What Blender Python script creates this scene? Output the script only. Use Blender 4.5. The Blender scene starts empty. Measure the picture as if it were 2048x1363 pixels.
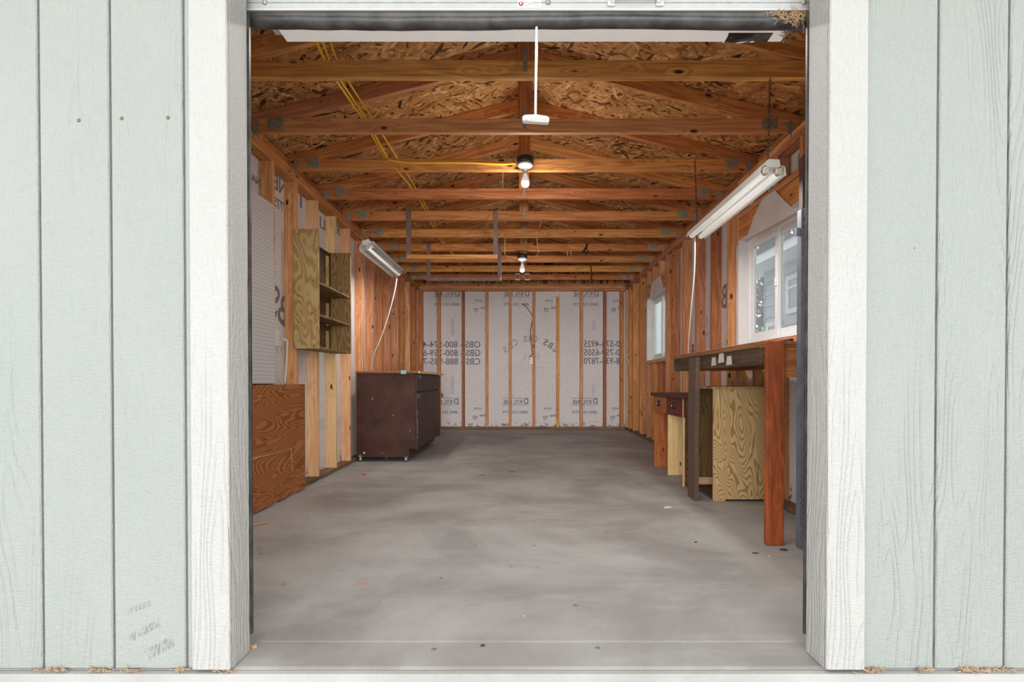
import bpy, bmesh, math, random
from mathutils import Matrix, Vector
random.seed(7)
C = bpy.context.scene.collection
SC = bpy.context.scene
# ------------------------------------------------------------------ camera
F = 1050.0; CXP = 1045.0; CYP = 772.0; TH = 0.0097; EYE = 0.862
cd = bpy.data.cameras.new('camera'); cam = bpy.data.objects.new('camera', cd); C.objects.link(cam)
cd.sensor_width = 36.0; cd.lens = F/2048*36.0
cd.shift_x = -(CXP-1024)/2048; cd.shift_y = (CYP-681.5)/2048
cd.clip_start = 0.05; cd.clip_end = 300
cam.location = (0, 0, EYE); cam.rotation_euler = (math.pi/2-TH, 0, 0)
SC.camera = cam
# ------------------------------------------------------------------ sky, lights, exposure
SKY = 1.45; YARD_FILL = 12.0; BULB = 9.0; TUBE = 9.0
w = bpy.data.worlds.new('overcast_sky'); SC.world = w; w.use_nodes = True
w.node_tree.nodes['Background'].inputs[0].default_value = (0.93, 0.97, 1.0, 1)
w.node_tree.nodes['Background'].inputs[1].default_value = SKY
def area_light(name, loc, rot, sx, sy, power, col=(1, 1, 1), spread=180, falloff=None):
    l = bpy.data.lights.new(name, 'AREA'); l.shape = 'RECTANGLE'; l.size = sx; l.size_y = sy
    l.energy = power; l.color = col; l.spread = math.radians(spread)
    o = bpy.data.objects.new(name, l); C.objects.link(o); o.location = loc; o.rotation_euler = rot
    if falloff:
        l.use_nodes = True; t = l.node_tree
        e = t.nodes.get('Emission'); f = t.nodes.new('ShaderNodeLightFalloff')
        f.inputs[0].default_value = falloff[1]; t.links.new(f.outputs[falloff[0]], e.inputs['Strength'])
    return o
# added unseen fill lamp in the yard, even falloff to brighten the interior
area_light('yard_fill_lamp', (0.3, -6.0, 1.35), (math.radians(90), 0, 0), 7.0, 2.9, YARD_FILL, (1.0, 0.99, 0.97), 180, ('Constant', 0.5))
SC.view_settings.view_transform = 'Standard'; SC.view_settings.look = 'None'
SC.view_settings.gamma = 1.0; SC.view_settings.use_curve_mapping = False
SC.view_settings.exposure = 0.3
# ------------------------------------------------------------------ measuring helpers
ST, CT = math.sin(TH), math.cos(TH)
def _dir(px, py):
    u = (px-CXP)/F; v = -(py-CYP)/F
    return Vector((u, v*ST+CT, v*CT-ST))
def P(px, py, Y):
    d = _dir(px, py); return Vector((0, 0, EYE)) + d*(Y/d.y)
def PX(px, py, X):
    d = _dir(px, py); return Vector((0, 0, EYE)) + d*(X/d.x)
def zf(Y): return max(0.0, (Y-1.6)*0.0079)
def PF(px, py):
    d = _dir(px, py); Y = 3.0
    for _ in range(8): Y = d.y*(zf(Y)-EYE)/d.z
    return Vector((d.x*Y/d.y, Y, zf(Y)))
# ------------------------------------------------------------------ object helpers
WM = {}
def link(name, me, m, parent=None, M=None, label=None, kind=None):
    o = bpy.data.objects.new(name, me); C.objects.link(o)
    M = M or Matrix.Identity(4); WM[o] = M
    if m is not None and me is not None and not me.materials: me.materials.append(m)
    elif m is not None and me is not None and me.materials[0] != m:
        o.material_slots[0].link = 'OBJECT'; o.material_slots[0].material = m
    if parent is not None:
        o.parent = parent; o.matrix_local = WM[parent].inverted() @ M
    else: o.matrix_local = M
    if label: o['label'] = label
    if kind: o['kind'] = kind
    return o
def thing(name, loc, label, cat, group=None):
    o = link(name, None, None, None, Matrix.Translation(loc))
    o.empty_display_size = 0.1
    o['label'] = label; o['category'] = cat
    if group: o['group'] = group
    return o
def tag(o, label, cat, group=None):
    o['label'] = label; o['category'] = cat
    if group: o['group'] = group
    return o
def struct(name, label, loc=(0, 0, 0)):
    o = link(name, None, None, None, Matrix.Translation(loc)); o['kind'] = 'structure'; o['label'] = label; return o
def mesh(name, bm, smooth=False):
    me = bpy.data.meshes.new(name); bmesh.ops.recalc_face_normals(bm, faces=bm.faces); bm.to_mesh(me); bm.free()
    if smooth:
        for p in me.polygons: p.use_smooth = True
    return me
def add_box(bm, x0, x1, y0, y1, z0, z1):
    vs = [bm.verts.new((x, y, z)) for x in (x0, x1) for y in (y0, y1) for z in (z0, z1)]
    for f in ((0, 1, 3, 2), (4, 6, 7, 5), (0, 4, 5, 1), (2, 3, 7, 6), (0, 2, 6, 4), (1, 5, 7, 3)):
        bm.faces.new([vs[i] for i in f])
    return vs
def bevel_all(bm, r):
    if r: bmesh.ops.bevel(bm, geom=bm.edges[:], offset=r, segments=1, affect='EDGES')
def box(name, x0, x1, y0, y1, z0, z1, m, parent=None, bev=0.002, label=None, axis=None, kind=None):
    """a box placed at its own centre; axis = the direction of the grain"""
    cx, cy, cz = (x0+x1)/2, (y0+y1)/2, (z0+z1)/2
    d = [abs(x1-x0)/2, abs(y1-y0)/2, abs(z1-z0)/2]
    if axis is None: R = Matrix.Identity(3)
    elif axis == 'X': R = Matrix.Identity(3)
    elif axis == 'Y': R = Matrix(((0, 1, 0), (1, 0, 0), (0, 0, -1))).transposed(); d = [d[1], d[0], d[2]]
    else: R = Matrix(((0, 0, -1), (0, 1, 0), (1, 0, 0))); d = [d[2], d[1], d[0]]
    bm = bmesh.new(); add_box(bm, -d[0], d[0], -d[1], d[1], -d[2], d[2]); bevel_all(bm, min(bev, min(d)*0.45))
    return link(name, mesh(name, bm), m, parent, Matrix.Translation((cx, cy, cz)) @ R.to_4x4(), label, kind)
BC = {}
def board(name, p0, p1, wd, th, m, parent, up=(0, 0, 1), bev=0.002, label=None):
    """a board from p0 to p1 (its axis); wd is measured along up, th across"""
    p0, p1 = Vector(p0), Vector(p1); L = (p1-p0).length; x = (p1-p0).normalized(); u = Vector(up)
    z = (u - x*u.dot(x)).normalized(); y = z.cross(x)
    R = Matrix((x, y, z)).transposed().to_4x4(); R.translation = (p0+p1)/2
    k = (round(L, 3), round(wd, 3), round(th, 3), bev)
    if k not in BC:
        bm = bmesh.new(); add_box(bm, -L/2, L/2, -th/2, th/2, -wd/2, wd/2); bevel_all(bm, min(bev, th*0.2)); BC[k] = mesh(name, bm)
        BC[k].materials.append(m)
    return link(name, BC[k], m, parent, R, label)
def prism(name, pts, n, m, parent=None, label=None):
    """polygon of world points pushed along n"""
    bm = bmesh.new(); n = Vector(n); c = sum((Vector(p) for p in pts), Vector())/len(pts)
    a = [bm.verts.new(Vector(p)-c) for p in pts]; b = [bm.verts.new(Vector(p)-c+n) for p in pts]
    bm.faces.new(a); bm.faces.new(b[::-1])
    for i in range(len(pts)):
        j = (i+1) % len(pts); bm.faces.new((a[i], a[j], b[j], b[i]))
    return link(name, mesh(name, bm), m, parent, Matrix.Translation(c), label)
def tube_bm(bm, pts, r, n=8, close=False):
    pts = [Vector(p) for p in pts]; rings = []
    for i, p in enumerate(pts):
        a = pts[max(i-1, 0)] if not close else pts[i-1]; b = pts[min(i+1, len(pts)-1)] if not close else pts[(i+1) % len(pts)]
        t = (b-a).normalized(); s = Vector((0, 0, 1)) if abs(t.z) < 0.9 else Vector((1, 0, 0))
        e = t.cross(s).normalized(); f = t.cross(e)
        rr = r[i] if isinstance(r, (list, tuple)) else r
        rings.append([bm.verts.new(p + (e*math.cos(k*2*math.pi/n) + f*math.sin(k*2*math.pi/n))*rr) for k in range(n)])
    m = len(rings)
    for i in range(m if close else m-1):
        A, B = rings[i], rings[(i+1) % m]
        for k in range(n): bm.faces.new((A[k], A[(k+1) % n], B[(k+1) % n], B[k]))
    if not close: bm.faces.new(rings[0]); bm.faces.new(rings[-1][::-1])
def smooth_path(pts, k=6):
    pts = [Vector(p) for p in pts]; o = []
    for i in range(len(pts)-1):
        a, b, c, d = pts[max(i-1, 0)], pts[i], pts[i+1], pts[min(i+2, len(pts)-1)]
        for j in range(k):
            t = j/k; o.append(0.5*((2*b)+(c-a)*t+(2*a-5*b+4*c-d)*t*t+(3*b-a-3*c+d)*t**3))
    return o+[pts[-1]]
def tube(name, pts, r, m, parent=None, label=None, n=8, sm=6):
    p = smooth_path(pts, sm) if sm else [Vector(q) for q in pts]; c = p[0].copy()
    bm = bmesh.new(); tube_bm(bm, [q-c for q in p], r, n)
    return link(name, mesh(name, bm, True), m, parent, Matrix.Translation(c), label)
def lathe(name, prof, m, parent, loc, n=20, R=None, label=None):
    """profile of (radius, height) turned about z"""
    bm = bmesh.new(); rings = []
    for r, z in prof:
        rings.append([bm.verts.new((max(r, 1e-4)*math.cos(k*2*math.pi/n), max(r, 1e-4)*math.sin(k*2*math.pi/n), z)) for k in range(n)])
    for a, b in zip(rings, rings[1:]):
        for k in range(n): bm.faces.new((a[k], a[(k+1) % n], b[(k+1) % n], b[k]))
    bm.faces.new(rings[0]); bm.faces.new(rings[-1][::-1])
    M = Matrix.Translation(loc)
    if R: M = M @ R.to_4x4()
    return link(name, mesh(name, bm, True), m, parent, M, label)
TXT = {}
def text_mesh(s, size, mirror=False):
    k = (s, size, mirror)
    if k in TXT: return TXT[k]
    cu = bpy.data.curves.new('lettering', 'FONT'); cu.body = s; cu.size = size; cu.align_x = 'CENTER'; cu.align_y = 'CENTER'; cu.resolution_u = 3
    cu.extrude = 0.0004; cu.offset = size*0.016
    o = bpy.data.objects.new('lettering', cu); C.objects.link(o)
    dg = bpy.context.evaluated_depsgraph_get(); me = bpy.data.meshes.new_from_object(o.evaluated_get(dg))
    bpy.data.objects.remove(o)
    if mirror:
        for v in me.vertices: v.co.x = -v.co.x
        me.flip_normals()
    me.materials.clear(); TXT[k] = me; return me
def text(s, size, m, parent, loc, right, up, mirror=False, wide=None, name='printed_text', roll=0):
    r, u = Vector(right), Vector(up); n = r.cross(u)
    R = Matrix((r, u, n)).transposed().to_4x4()
    me = text_mesh(s, size, mirror); sx = 1
    if wide:
        xs = [v.co.x for v in me.vertices]; sx = wide/(max(xs)-min(xs))
    M = Matrix.Translation(loc) @ R @ Matrix.Rotation(roll, 4, 'Z') @ Matrix.Diagonal((sx, 1, 1, 1))
    return link(name, me, m, parent, M)
# ------------------------------------------------------------------ materials
def N(t, typ, ins=None, **pr):
    n = t.nodes.new(typ)
    for k, v in pr.items(): setattr(n, k, v)
    for k, v in (ins or {}).items():
        s = n.inputs[k]
        if isinstance(v, bpy.types.NodeSocket): t.links.new(v, s)
        else: s.default_value = v
    return n
def newmat(name):
    m = bpy.data.materials.new(name); m.use_nodes = True; t = m.node_tree
    return m, t, t.nodes['Principled BSDF']
def ma(t, op, a, b=0.0, c=0.0, clamp=False):
    n = N(t, 'ShaderNodeMath', {0: a, 1: b, 2: c}, operation=op, use_clamp=clamp); return n.outputs[0]
def mix(t, f, a, b, blend='MIX'):
    n = N(t, 'ShaderNodeMix', {0: f, 6: a, 7: b}, data_type='RGBA', blend_type=blend); return n.outputs[2]
def ramp(t, f, stops):
    n = N(t, 'ShaderNodeValToRGB', {0: f}); e = n.color_ramp.elements
    while len(e) < len(stops): e.new(0.5)
    for q, (p, c) in zip(e, stops):
        q.position = p; q.color = (c, c, c, 1) if isinstance(c, (int, float)) else (*c[:3], 1)
    return n.outputs[0]
def smooth(t, v, a, b, lo=0.0, hi=1.0):
    n = N(t, 'ShaderNodeMapRange', {0: v, 1: a, 2: b, 3: lo, 4: hi}, interpolation_type='SMOOTHSTEP'); return n.outputs[0]
def mapping(t, v, scale=(1, 1, 1), rot=(0, 0, 0), loc=(0, 0, 0)):
    return N(t, 'ShaderNodeMapping', {0: v, 1: loc, 2: rot, 3: scale}).outputs[0]
def noise(t, v, scale=1.0, detail=2.0, rough=0.5, dist=0.0):
    return N(t, 'ShaderNodeTexNoise', {'Vector': v, 'Scale': scale, 'Detail': detail, 'Roughness': rough, 'Distortion': dist}).outputs[0]
def bump(t, b, h, strength=0.3, dist=0.01):
    n = N(t, 'ShaderNodeBump', {'Height': h, 'Strength': strength, 'Distance': dist}); t.links.new(n.outputs[0], b.inputs['Normal'])
def objvec(t, rnd=True):
    tc = N(t, 'ShaderNodeTexCoord').outputs['Object']; oi = N(t, 'ShaderNodeObjectInfo').outputs['Random']
    if not rnd: return tc, oi
    off = N(t, 'ShaderNodeCombineXYZ', {0: ma(t, 'MULTIPLY', oi, 37.0), 1: ma(t, 'MULTIPLY', oi, 91.0), 2: ma(t, 'MULTIPLY', oi, 53.0)}).outputs[0]
    return N(t, 'ShaderNodeVectorMath', {0: tc, 1: off}, operation='ADD').outputs[0], oi
def plain(name, col, rough=0.6, metal=0.0, spec=0.5, wear=0.12, sc=9.0):
    m, t, b = newmat(name); v, oi = objvec(t)
    n = noise(t, v, sc, 5, 0.6); f = smooth(t, n, 0.3, 0.7)
    a = tuple(c*(1-wear) for c in col); d = tuple(min(1, c*(1+wear*0.6)) for c in col)
    t.links.new(mix(t, f, (*a, 1), (*d, 1)), b.inputs['Base Color'])
    b.inputs['Roughness'].default_value = rough; b.inputs['Metallic'].default_value = metal
    b.inputs['Specular IOR Level'].default_value = spec
    return m
def wood(name, light, dark, knot=(0.07, 0.025, 0.01), vary=0.22, rough=0.7, knots=1.0, ring=1.0, dirt=0.0):
    m, t, b = newmat(name); v, oi = objvec(t)
    kd = N(t, 'ShaderNodeTexVoronoi', {'Vector': mapping(t, v, (4.2, 10.5, 10.5)), 'Scale': 1.0, 'Randomness': 1.0}).outputs['Distance']
    near = smooth(t, kd, 0.0, 0.42, 1.0, 0.0)
    g = ma(t, 'ADD', noise(t, mapping(t, v, (0.8, 7.5, 7.5)), 1.0, 2.0, 0.45), ma(t, 'MULTIPLY', near, 0.16))
    rg = ma(t, 'MULTIPLY_ADD', ma(t, 'SINE', ma(t, 'MULTIPLY', g, 62.0)), 0.5, 0.5)
    st = noise(t, mapping(t, v, (2.2, 70, 70)), 1.0, 4.0, 0.6)
    f = ma(t, 'ADD', ma(t, 'MULTIPLY', rg, 0.42*ring), ma(t, 'MULTIPLY', smooth(t, st, 0.28, 0.72), 0.62), clamp=True)
    col = mix(t, f, (*dark, 1), (*light, 1))
    bl = noise(t, mapping(t, v, (1.1, 3, 3)), 1.0, 3.0, 0.6)
    col = mix(t, smooth(t, bl, 0.35, 0.75, 0.0, 0.45), col, (*dark, 1))
    hsv = N(t, 'ShaderNodeHueSaturation', {'Hue': ma(t, 'MULTIPLY_ADD', oi, 0.022, 0.489), 'Saturation': 1.0, 'Value': ma(t, 'MULTIPLY_ADD', oi, 2*vary, 1.0-vary), 'Color': col}).outputs[0]
    kn = ma(t, 'MULTIPLY', smooth(t, kd, 0.07, 0.14, 1.0, 0.0), knots)
    col = mix(t, kn, hsv, (*knot, 1))
    if dirt:
        dn = noise(t, mapping(t, v, (3, 12, 12)), 1.0, 5.0, 0.65); col = mix(t, smooth(t, dn, 0.42, 0.62, 0.0, dirt), col, (0.03, 0.02, 0.016, 1))
    t.links.new(col, b.inputs['Base Color'])
    b.inputs['Roughness'].default_value = rough; b.inputs['Specular IOR Level'].default_value = 0.3
    bump(t, b, f, 0.12, 0.003)
    return m
def ply(name, light, dark, freq=70.0, sc=(0.55, 2.6, 2.6), rough=0.6, stain=0.0, stainc=(0.03, 0.018, 0.01), sharp=0.5):
    """rotary cut plywood: contour lines of a stretched noise, length along local x"""
    m, t, b = newmat(name); v, oi = objvec(t)
    g = noise(t, mapping(t, v, sc), 1.0, 2.5, 0.5, 0.6)
    rg = ma(t, 'MULTIPLY_ADD', ma(t, 'SINE', ma(t, 'MULTIPLY', g, freq)), 0.5, 0.5)
    st = noise(t, mapping(t, v, (3, 90, 90)), 1.0, 3.0, 0.6)
    f = ma(t, 'ADD', ma(t, 'MULTIPLY', smooth(t, rg, 0.05, 0.05+sharp), 0.75), ma(t, 'MULTIPLY', st, 0.3), clamp=True)
    col = mix(t, f, (*dark, 1), (*light, 1))
    if stain:
        s2 = noise(t, mapping(t, v, (1.2, 5, 5)), 1.0, 4.0, 0.6); col = mix(t, smooth(t, s2, 0.38, 0.62, 0.15, stain), col, (*stainc, 1))
    t.links.new(col, b.inputs['Base Color']); b.inputs['Roughness'].default_value = rough; b.inputs['Specular IOR Level'].default_value = 0.12
    return m
def osb():
    m, t, b = newmat('oriented_strand_board'); v, oi = objvec(t)
    v = N(t, 'ShaderNodeVectorMath', {0: v, 1: N(t, 'ShaderNodeVectorMath', {0: N(t, 'ShaderNodeTexNoise', {'Vector': v, 'Scale': 6.0}).outputs['Color'], 3: 0.06}, operation='SCALE').outputs[0]}, operation='ADD').outputs[0]
    # mapping rotates after scaling, so turn the space first
    def turn(rot, off):
        r = mapping(t, v, (1, 1, 1), (0, 0, rot)); q = N(t, 'ShaderNodeTexVoronoi', {'Vector': mapping(t, r, (9.5, 50, 3.0), (0, 0, 0), off), 'Scale': 1.0})
        s = N(t, 'ShaderNodeSeparateColor', {0: q.outputs['Color']}); return s.outputs[0], s.outputs[1]
    pr, val = turn(0.3, (0, 0, 0))
    for rot, off in ((1.2, (5, 3, 1)), (2.2, (9, 7, 2)), (2.9, (2, 8, 5)), (0.75, (12, 1, 8))):
        p2, v2 = turn(rot, off); s = ma(t, 'GREATER_THAN', p2, pr)
        val = ma(t, 'ADD', ma(t, 'MULTIPLY', val, ma(t, 'SUBTRACT', 1.0, s)), ma(t, 'MULTIPLY', v2, s)); pr = ma(t, 'MAXIMUM', pr, p2)
    col = ramp(t, val, [(0.0, (0.03, 0.013, 0.005)), (0.08, (0.15, 0.066, 0.022)), (0.22, (0.38, 0.19, 0.066)), (0.6, (0.52, 0.28, 0.105)), (0.86, (0.60, 0.345, 0.145)), (1.0, (0.76, 0.50, 0.25))])
    fine = noise(t, v, 90.0, 3.0, 0.6); col = mix(t, 0.35, col, mix(t, fine, (0.1, 0.05, 0.02, 1), (0.75, 0.5, 0.28, 1)), 'SOFT_LIGHT')
    t.links.new(col, b.inputs['Base Color']); b.inputs['Roughness'].default_value = 0.75; b.inputs['Specular IOR Level'].default_value = 0.25
    bump(t, b, val, 0.25, 0.003)
    return m
def concrete(name, base, dark, stains=True):
    m, t, b = newmat(name); v, oi = objvec(t, False)
    a = noise(t, v, 1.1, 7.0, 0.62, 0.5); col = mix(t, smooth(t, a, 0.36, 0.66), (*dark, 1), (*base, 1))
    c = noise(t, mapping(t, v, (0.9, 2.6, 1)), 2.0, 6.0, 0.65); col = mix(t, smooth(t, c, 0.45, 0.7, 0.0, 0.35), col, (base[0]*1.15, base[1]*1.15, base[2]*1.14, 1))
    if stains:
        br = noise(t, mapping(t, v, (1, 1, 1), (0, 0, 0), (3.1, 0.4, 0)), 0.75, 4.0, 0.55); col = mix(t, smooth(t, br, 0.5, 0.72, 0.0, 0.42), col, (0.21, 0.165, 0.14, 1))
        s = noise(t, v, 6.5, 3.0, 0.5); col = mix(t, smooth(t, s, 0.70, 0.78, 0.0, 0.7), col, (0.06, 0.052, 0.048, 1))
        s3 = N(t, 'ShaderNodeTexVoronoi', {'Vector': v, 'Scale': 5.5}).outputs['Distance']; col = mix(t, smooth(t, s3, 0.03, 0.07, 0.55, 0.0), col, (0.05, 0.04, 0.04, 1))
    g = noise(t, v, 160.0, 4.0, 0.7); col = mix(t, 0.5, col, mix(t, g, (0.25, 0.25, 0.25, 1), (0.75, 0.75, 0.75, 1)), 'SOFT_LIGHT')
    t.links.new(col, b.inputs['Base Color']); b.inputs['Roughness'].default_value = 0.62; b.inputs['Specular IOR Level'].default_value = 0.35
    bump(t, b, ma(t, 'ADD', g, ma(t, 'MULTIPLY', c, 0.5)), 0.12, 0.004)
    return m
def embossed(name, col, scuffs=()):
    """painted wood-grain hardboard: raised vertical grain and roller stipple"""
    m, t, b = newmat(name); tc = N(t, 'ShaderNodeTexCoord').outputs['Object']
    w0 = noise(t, mapping(t, tc, (5.5, 5.5, 0.7)), 1.0, 2.0, 0.5)
    rg = ma(t, 'MULTIPLY_ADD', ma(t, 'SINE', ma(t, 'MULTIPLY', w0, 150.0)), 0.5, 0.5)
    patch = smooth(t, noise(t, mapping(t, tc, (4, 4, 0.5), (0, 0, 0), (2, 0, 1)), 1.0, 2.0, 0.5), 0.47, 0.60)
    stip = noise(t, mapping(t, tc, (75, 75, 190)), 1.0, 3.0, 0.6)
    fib = noise(t, mapping(t, tc, (260, 260, 14)), 1.0, 3.0, 0.6)
    h = ma(t, 'ADD', ma(t, 'MULTIPLY', ma(t, 'MULTIPLY', smooth(t, rg, 0.0, 0.35), patch), 0.5), ma(t, 'ADD', ma(t, 'MULTIPLY', stip, 0.9), ma(t, 'MULTIPLY', fib, 0.7)))
    big = noise(t, mapping(t, tc, (1.2, 1.2, 0.8)), 1.0, 4.0, 0.6)
    c = mix(t, smooth(t, big, 0.3, 0.7), (col[0]*0.93, col[1]*0.94, col[2]*0.93, 1), (*col, 1))
    c = mix(t, ma(t, 'MULTIPLY', smooth(t, rg, 0.0, 0.16, 1.0, 0.0), ma(t, 'MULTIPLY', patch, 0.05)), c, (col[0]*0.5, col[1]*0.52, col[2]*0.5, 1))
    for (x, z, ang, lx, lz) in scuffs:
        s = N(t, 'ShaderNodeSeparateXYZ', {0: mapping(t, mapping(t, tc, (1, 1, 1), (0, 0, 0), (-x, 0, -z)), (1, 1, 1), (0, ang, 0))})
        dx = ma(t, 'ABSOLUTE', s.outputs[0]); dz = ma(t, 'ABSOLUTE', s.outputs[2])
        inside = ma(t, 'MULTIPLY', smooth(t, dx, lx*0.75, lx, 1, 0), smooth(t, dz, lz*0.6, lz, 1, 0))
        strk = noise(t, mapping(t, tc, (260, 1, 40), (0, ang, 0)), 1.0, 3.0, 0.6)
        c = mix(t, ma(t, 'MULTIPLY', inside, smooth(t, strk, 0.42, 0.6, 0.0, 0.42)), c, (0.07, 0.075, 0.075, 1))
    sp = N(t, 'ShaderNodeTexVoronoi', {'Vector': mapping(t, tc, (7, 7, 5)), 'Scale': 1.0}).outputs['Distance']
    c = mix(t, smooth(t, sp, 0.012, 0.03, 0.6, 0.0), c, (0.16, 0.12, 0.09, 1))
    t.links.new(c, b.inputs['Base Color']); b.inputs['Roughness'].default_value = 0.6; b.inputs['Specular IOR Level'].default_value = 0.3
    bump(t, b, h, 0.8, 0.006)
    return m
def wrapmat():
    m, t, b = newmat('woven_house_wrap'); v, oi = objvec(t, False)
    n1 = noise(t, v, 55.0, 5.0, 0.7, 1.0); n2 = noise(t, v, 1.6, 4.0, 0.6)
    c = mix(t, smooth(t, n1, 0.3, 0.7), (0.58, 0.54, 0.54, 1), (0.80, 0.765, 0.755, 1))
    c = mix(t, smooth(t, n2, 0.45, 0.65, 0.0, 0.3), c, (0.66, 0.58, 0.59, 1))
    z = N(t, 'ShaderNodeSeparateXYZ', {0: N(t, 'ShaderNodeNewGeometry').outputs['Position']}).outputs[2]
    dirt = ma(t, 'MULTIPLY', smooth(t, z, 0.10, 0.2, 1.0, 0.0), smooth(t, noise(t, v, 14.0, 4.0, 0.6), 0.5, 0.62))
    c = mix(t, dirt, c, (0.16, 0.10, 0.06, 1))
    t.links.new(c, b.inputs['Base Color']); b.inputs['Roughness'].default_value = 0.65; b.inputs['Specular IOR Level'].default_value = 0.3
    bump(t, b, noise(t, v, 7.0, 3.0, 0.5), 0.35, 0.02)
    return m
def pegmat():
    m, t, b = newmat('white_pegboard'); v, oi = objvec(t, False)
    s = N(t, 'ShaderNodeSeparateXYZ', {0: v}); d = None
    for k in (1, 2):
        q = ma(t, 'SUBTRACT', ma(t, 'FRACT', ma(t, 'DIVIDE', s.outputs[k], 0.0254)), 0.5); q = ma(t, 'MULTIPLY', q, q); d = q if d is None else ma(t, 'ADD', d, q)
    c = mix(t, ma(t, 'LESS_THAN', d, 0.018), (0.62, 0.61, 0.605, 1), (0.08, 0.06, 0.05, 1))
    t.links.new(c, b.inputs['Base Color']); b.inputs['Roughness'].default_value = 0.45
    return m
def glassmat(name, refl=0.08, frost=0.0):
    m = bpy.data.materials.new(name); m.use_nodes = True; t = m.node_tree; t.nodes.clear()
    o = N(t, 'ShaderNodeOutputMaterial'); tr = N(t, 'ShaderNodeBsdfTransparent', {0: (0.96, 0.98, 0.98, 1)}); gl = N(t, 'ShaderNodeBsdfGlossy', {'Roughness': 0.02})
    x = N(t, 'ShaderNodeMixShader', {0: refl, 1: tr.outputs[0], 2: gl.outputs[0]})
    if frost:
        df = N(t, 'ShaderNodeBsdfTranslucent', {0: (0.95, 0.95, 0.95, 1)}); x = N(t, 'ShaderNodeMixShader', {0: frost, 1: x.outputs[0], 2: df.outputs[0]})
    t.links.new(x.outputs[0], o.inputs[0]); return m
M_FIR = wood('fir_framing', (0.80, 0.41, 0.20), (0.46, 0.175, 0.065))
M_SALM = wood('pale_salmon_fir', (0.88, 0.54, 0.33), (0.62, 0.29, 0.14), vary=0.08)
M_FIRD = wood('fir_framing_dark', (0.64, 0.285, 0.11), (0.33, 0.11, 0.036))
M_TRUSS = wood('truss_lumber', (0.84, 0.39, 0.13), (0.40, 0.135, 0.036), vary=0.15)
M_PINE = wood('pale_pine', (0.86, 0.61, 0.34), (0.68, 0.40, 0.18), vary=0.06)
M_ORNG = wood('orange_fir', (0.52, 0.175, 0.055), (0.32, 0.085, 0.024), vary=0.05)
M_LEG = wood('red_orange_post', (0.56, 0.155, 0.04), (0.30, 0.07, 0.02), vary=0.03, dirt=0.35, knots=0.5)
M_BEAM = wood('grimy_beam', (0.15, 0.09, 0.055), (0.06, 0.032, 0.02), vary=0.05, dirt=0.55)
M_TOPB = wood('bench_top_board', (0.36, 0.18, 0.08), (0.20, 0.085, 0.035), vary=0.05)
M_GREYB = wood('grey_brown_board', (0.17, 0.115, 0.08), (0.105, 0.066, 0.045), vary=0.03, knots=0.2)
M_RACK = plain('mauve_painted_wood', (0.23, 0.15, 0.135), 0.7, wear=0.25)
M_REDB = wood('red_brown_drawer', (0.20, 0.062, 0.026), (0.11, 0.03, 0.014), vary=0.04)
M_DESKT = wood('dark_red_desk_top', (0.13, 0.055, 0.04), (0.075, 0.03, 0.022), vary=0.03)
M_SHELF = ply('yellow_shelf_board', (0.56, 0.40, 0.19), (0.36, 0.225, 0.085), 130, (0.9, 4, 4), sharp=0.9)
M_SHELFM = ply('brown_stained_shelf_board', (0.33, 0.205, 0.09), (0.15, 0.085, 0.032), 190, (0.9, 4, 4), sharp=0.8)
M_SILL = wood('weathered_sill_plate', (0.30, 0.185, 0.105), (0.17, 0.095, 0.05), vary=0.08, dirt=0.4)
M_SHELFD = ply('dark_stained_plywood', (0.20, 0.12, 0.05), (0.085, 0.045, 0.018), 220, (0.7, 3.2, 3.2), stain=0.75)
M_PLYO = ply('weathered_fir_plywood', (0.46, 0.185, 0.065), (0.24, 0.078, 0.026), 230, (0.8, 4.2, 4.2), sharp=0.9)
M_PLYY = ply('golden_plywood', (0.70, 0.50, 0.245), (0.33, 0.19, 0.065), 330, (0.9, 3.0, 3.0), sharp=0.45)
M_PLYD = ply('dark_plywood', (0.24, 0.145, 0.06), (0.12, 0.066, 0.025), 160, (0.6, 2.5, 2.5), stain=0.5)  # dark plywood tone with stain patches
M_BROWN = plain('dark_brown_paint', (0.075, 0.034, 0.026), 0.6, spec=0.2, wear=0.3, sc=5)
M_BROWND = wood('streaky_brown_door', (0.10, 0.056, 0.043), (0.045, 0.022, 0.016), vary=0.03, knots=0.0, rough=0.6)
M_OSB = osb(); M_WRAP = wrapmat(); M_PEG = pegmat()
M_FLOOR = concrete('garage_concrete', (0.445, 0.435, 0.415), (0.295, 0.28, 0.265))
M_APRON = concrete('pale_concrete', (0.50, 0.49, 0.475), (0.38, 0.37, 0.355), False)
M_SIDE = embossed('pale_sage_siding_paint', (0.40, 0.421, 0.392), [(-1.154, 0.183, 0.34, 0.047, 0.011), (-1.133, 0.115, 0.50, 0.055, 0.014), (-1.088, 0.062, 0.50, 0.050, 0.020)])
M_TRIM = embossed('off_white_trim_paint', (0.545, 0.536, 0.51))
M_DOORP = plain('white_steel_door', (0.47, 0.49, 0.505), 0.4, wear=0.06, sc=30)
M_RUB = plain('black_rubber', (0.05, 0.048, 0.045), 0.42, wear=0.6, sc=14)
M_BLACK = plain('black_plastic', (0.018, 0.018, 0.018), 0.5)
M_WHITE = plain('white_enamel', (0.74, 0.73, 0.70), 0.35, wear=0.06)
M_CREAM = plain('aged_white_enamel', (0.66, 0.615, 0.55), 0.45, wear=0.10, sc=4)
M_VINYL = plain('white_vinyl', (0.78, 0.79, 0.79), 0.3, wear=0.03)
M_FILM = plain('white_flashing_wrap', (0.68, 0.655, 0.65), 0.45, wear=0.08, sc=5)
M_GALV = plain('galvanised_steel', (0.40, 0.365, 0.28), 0.5, 0.25, wear=0.25, sc=60)
M_CHROME = plain('bright_steel', (0.7, 0.7, 0.7), 0.25, 0.9)
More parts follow.
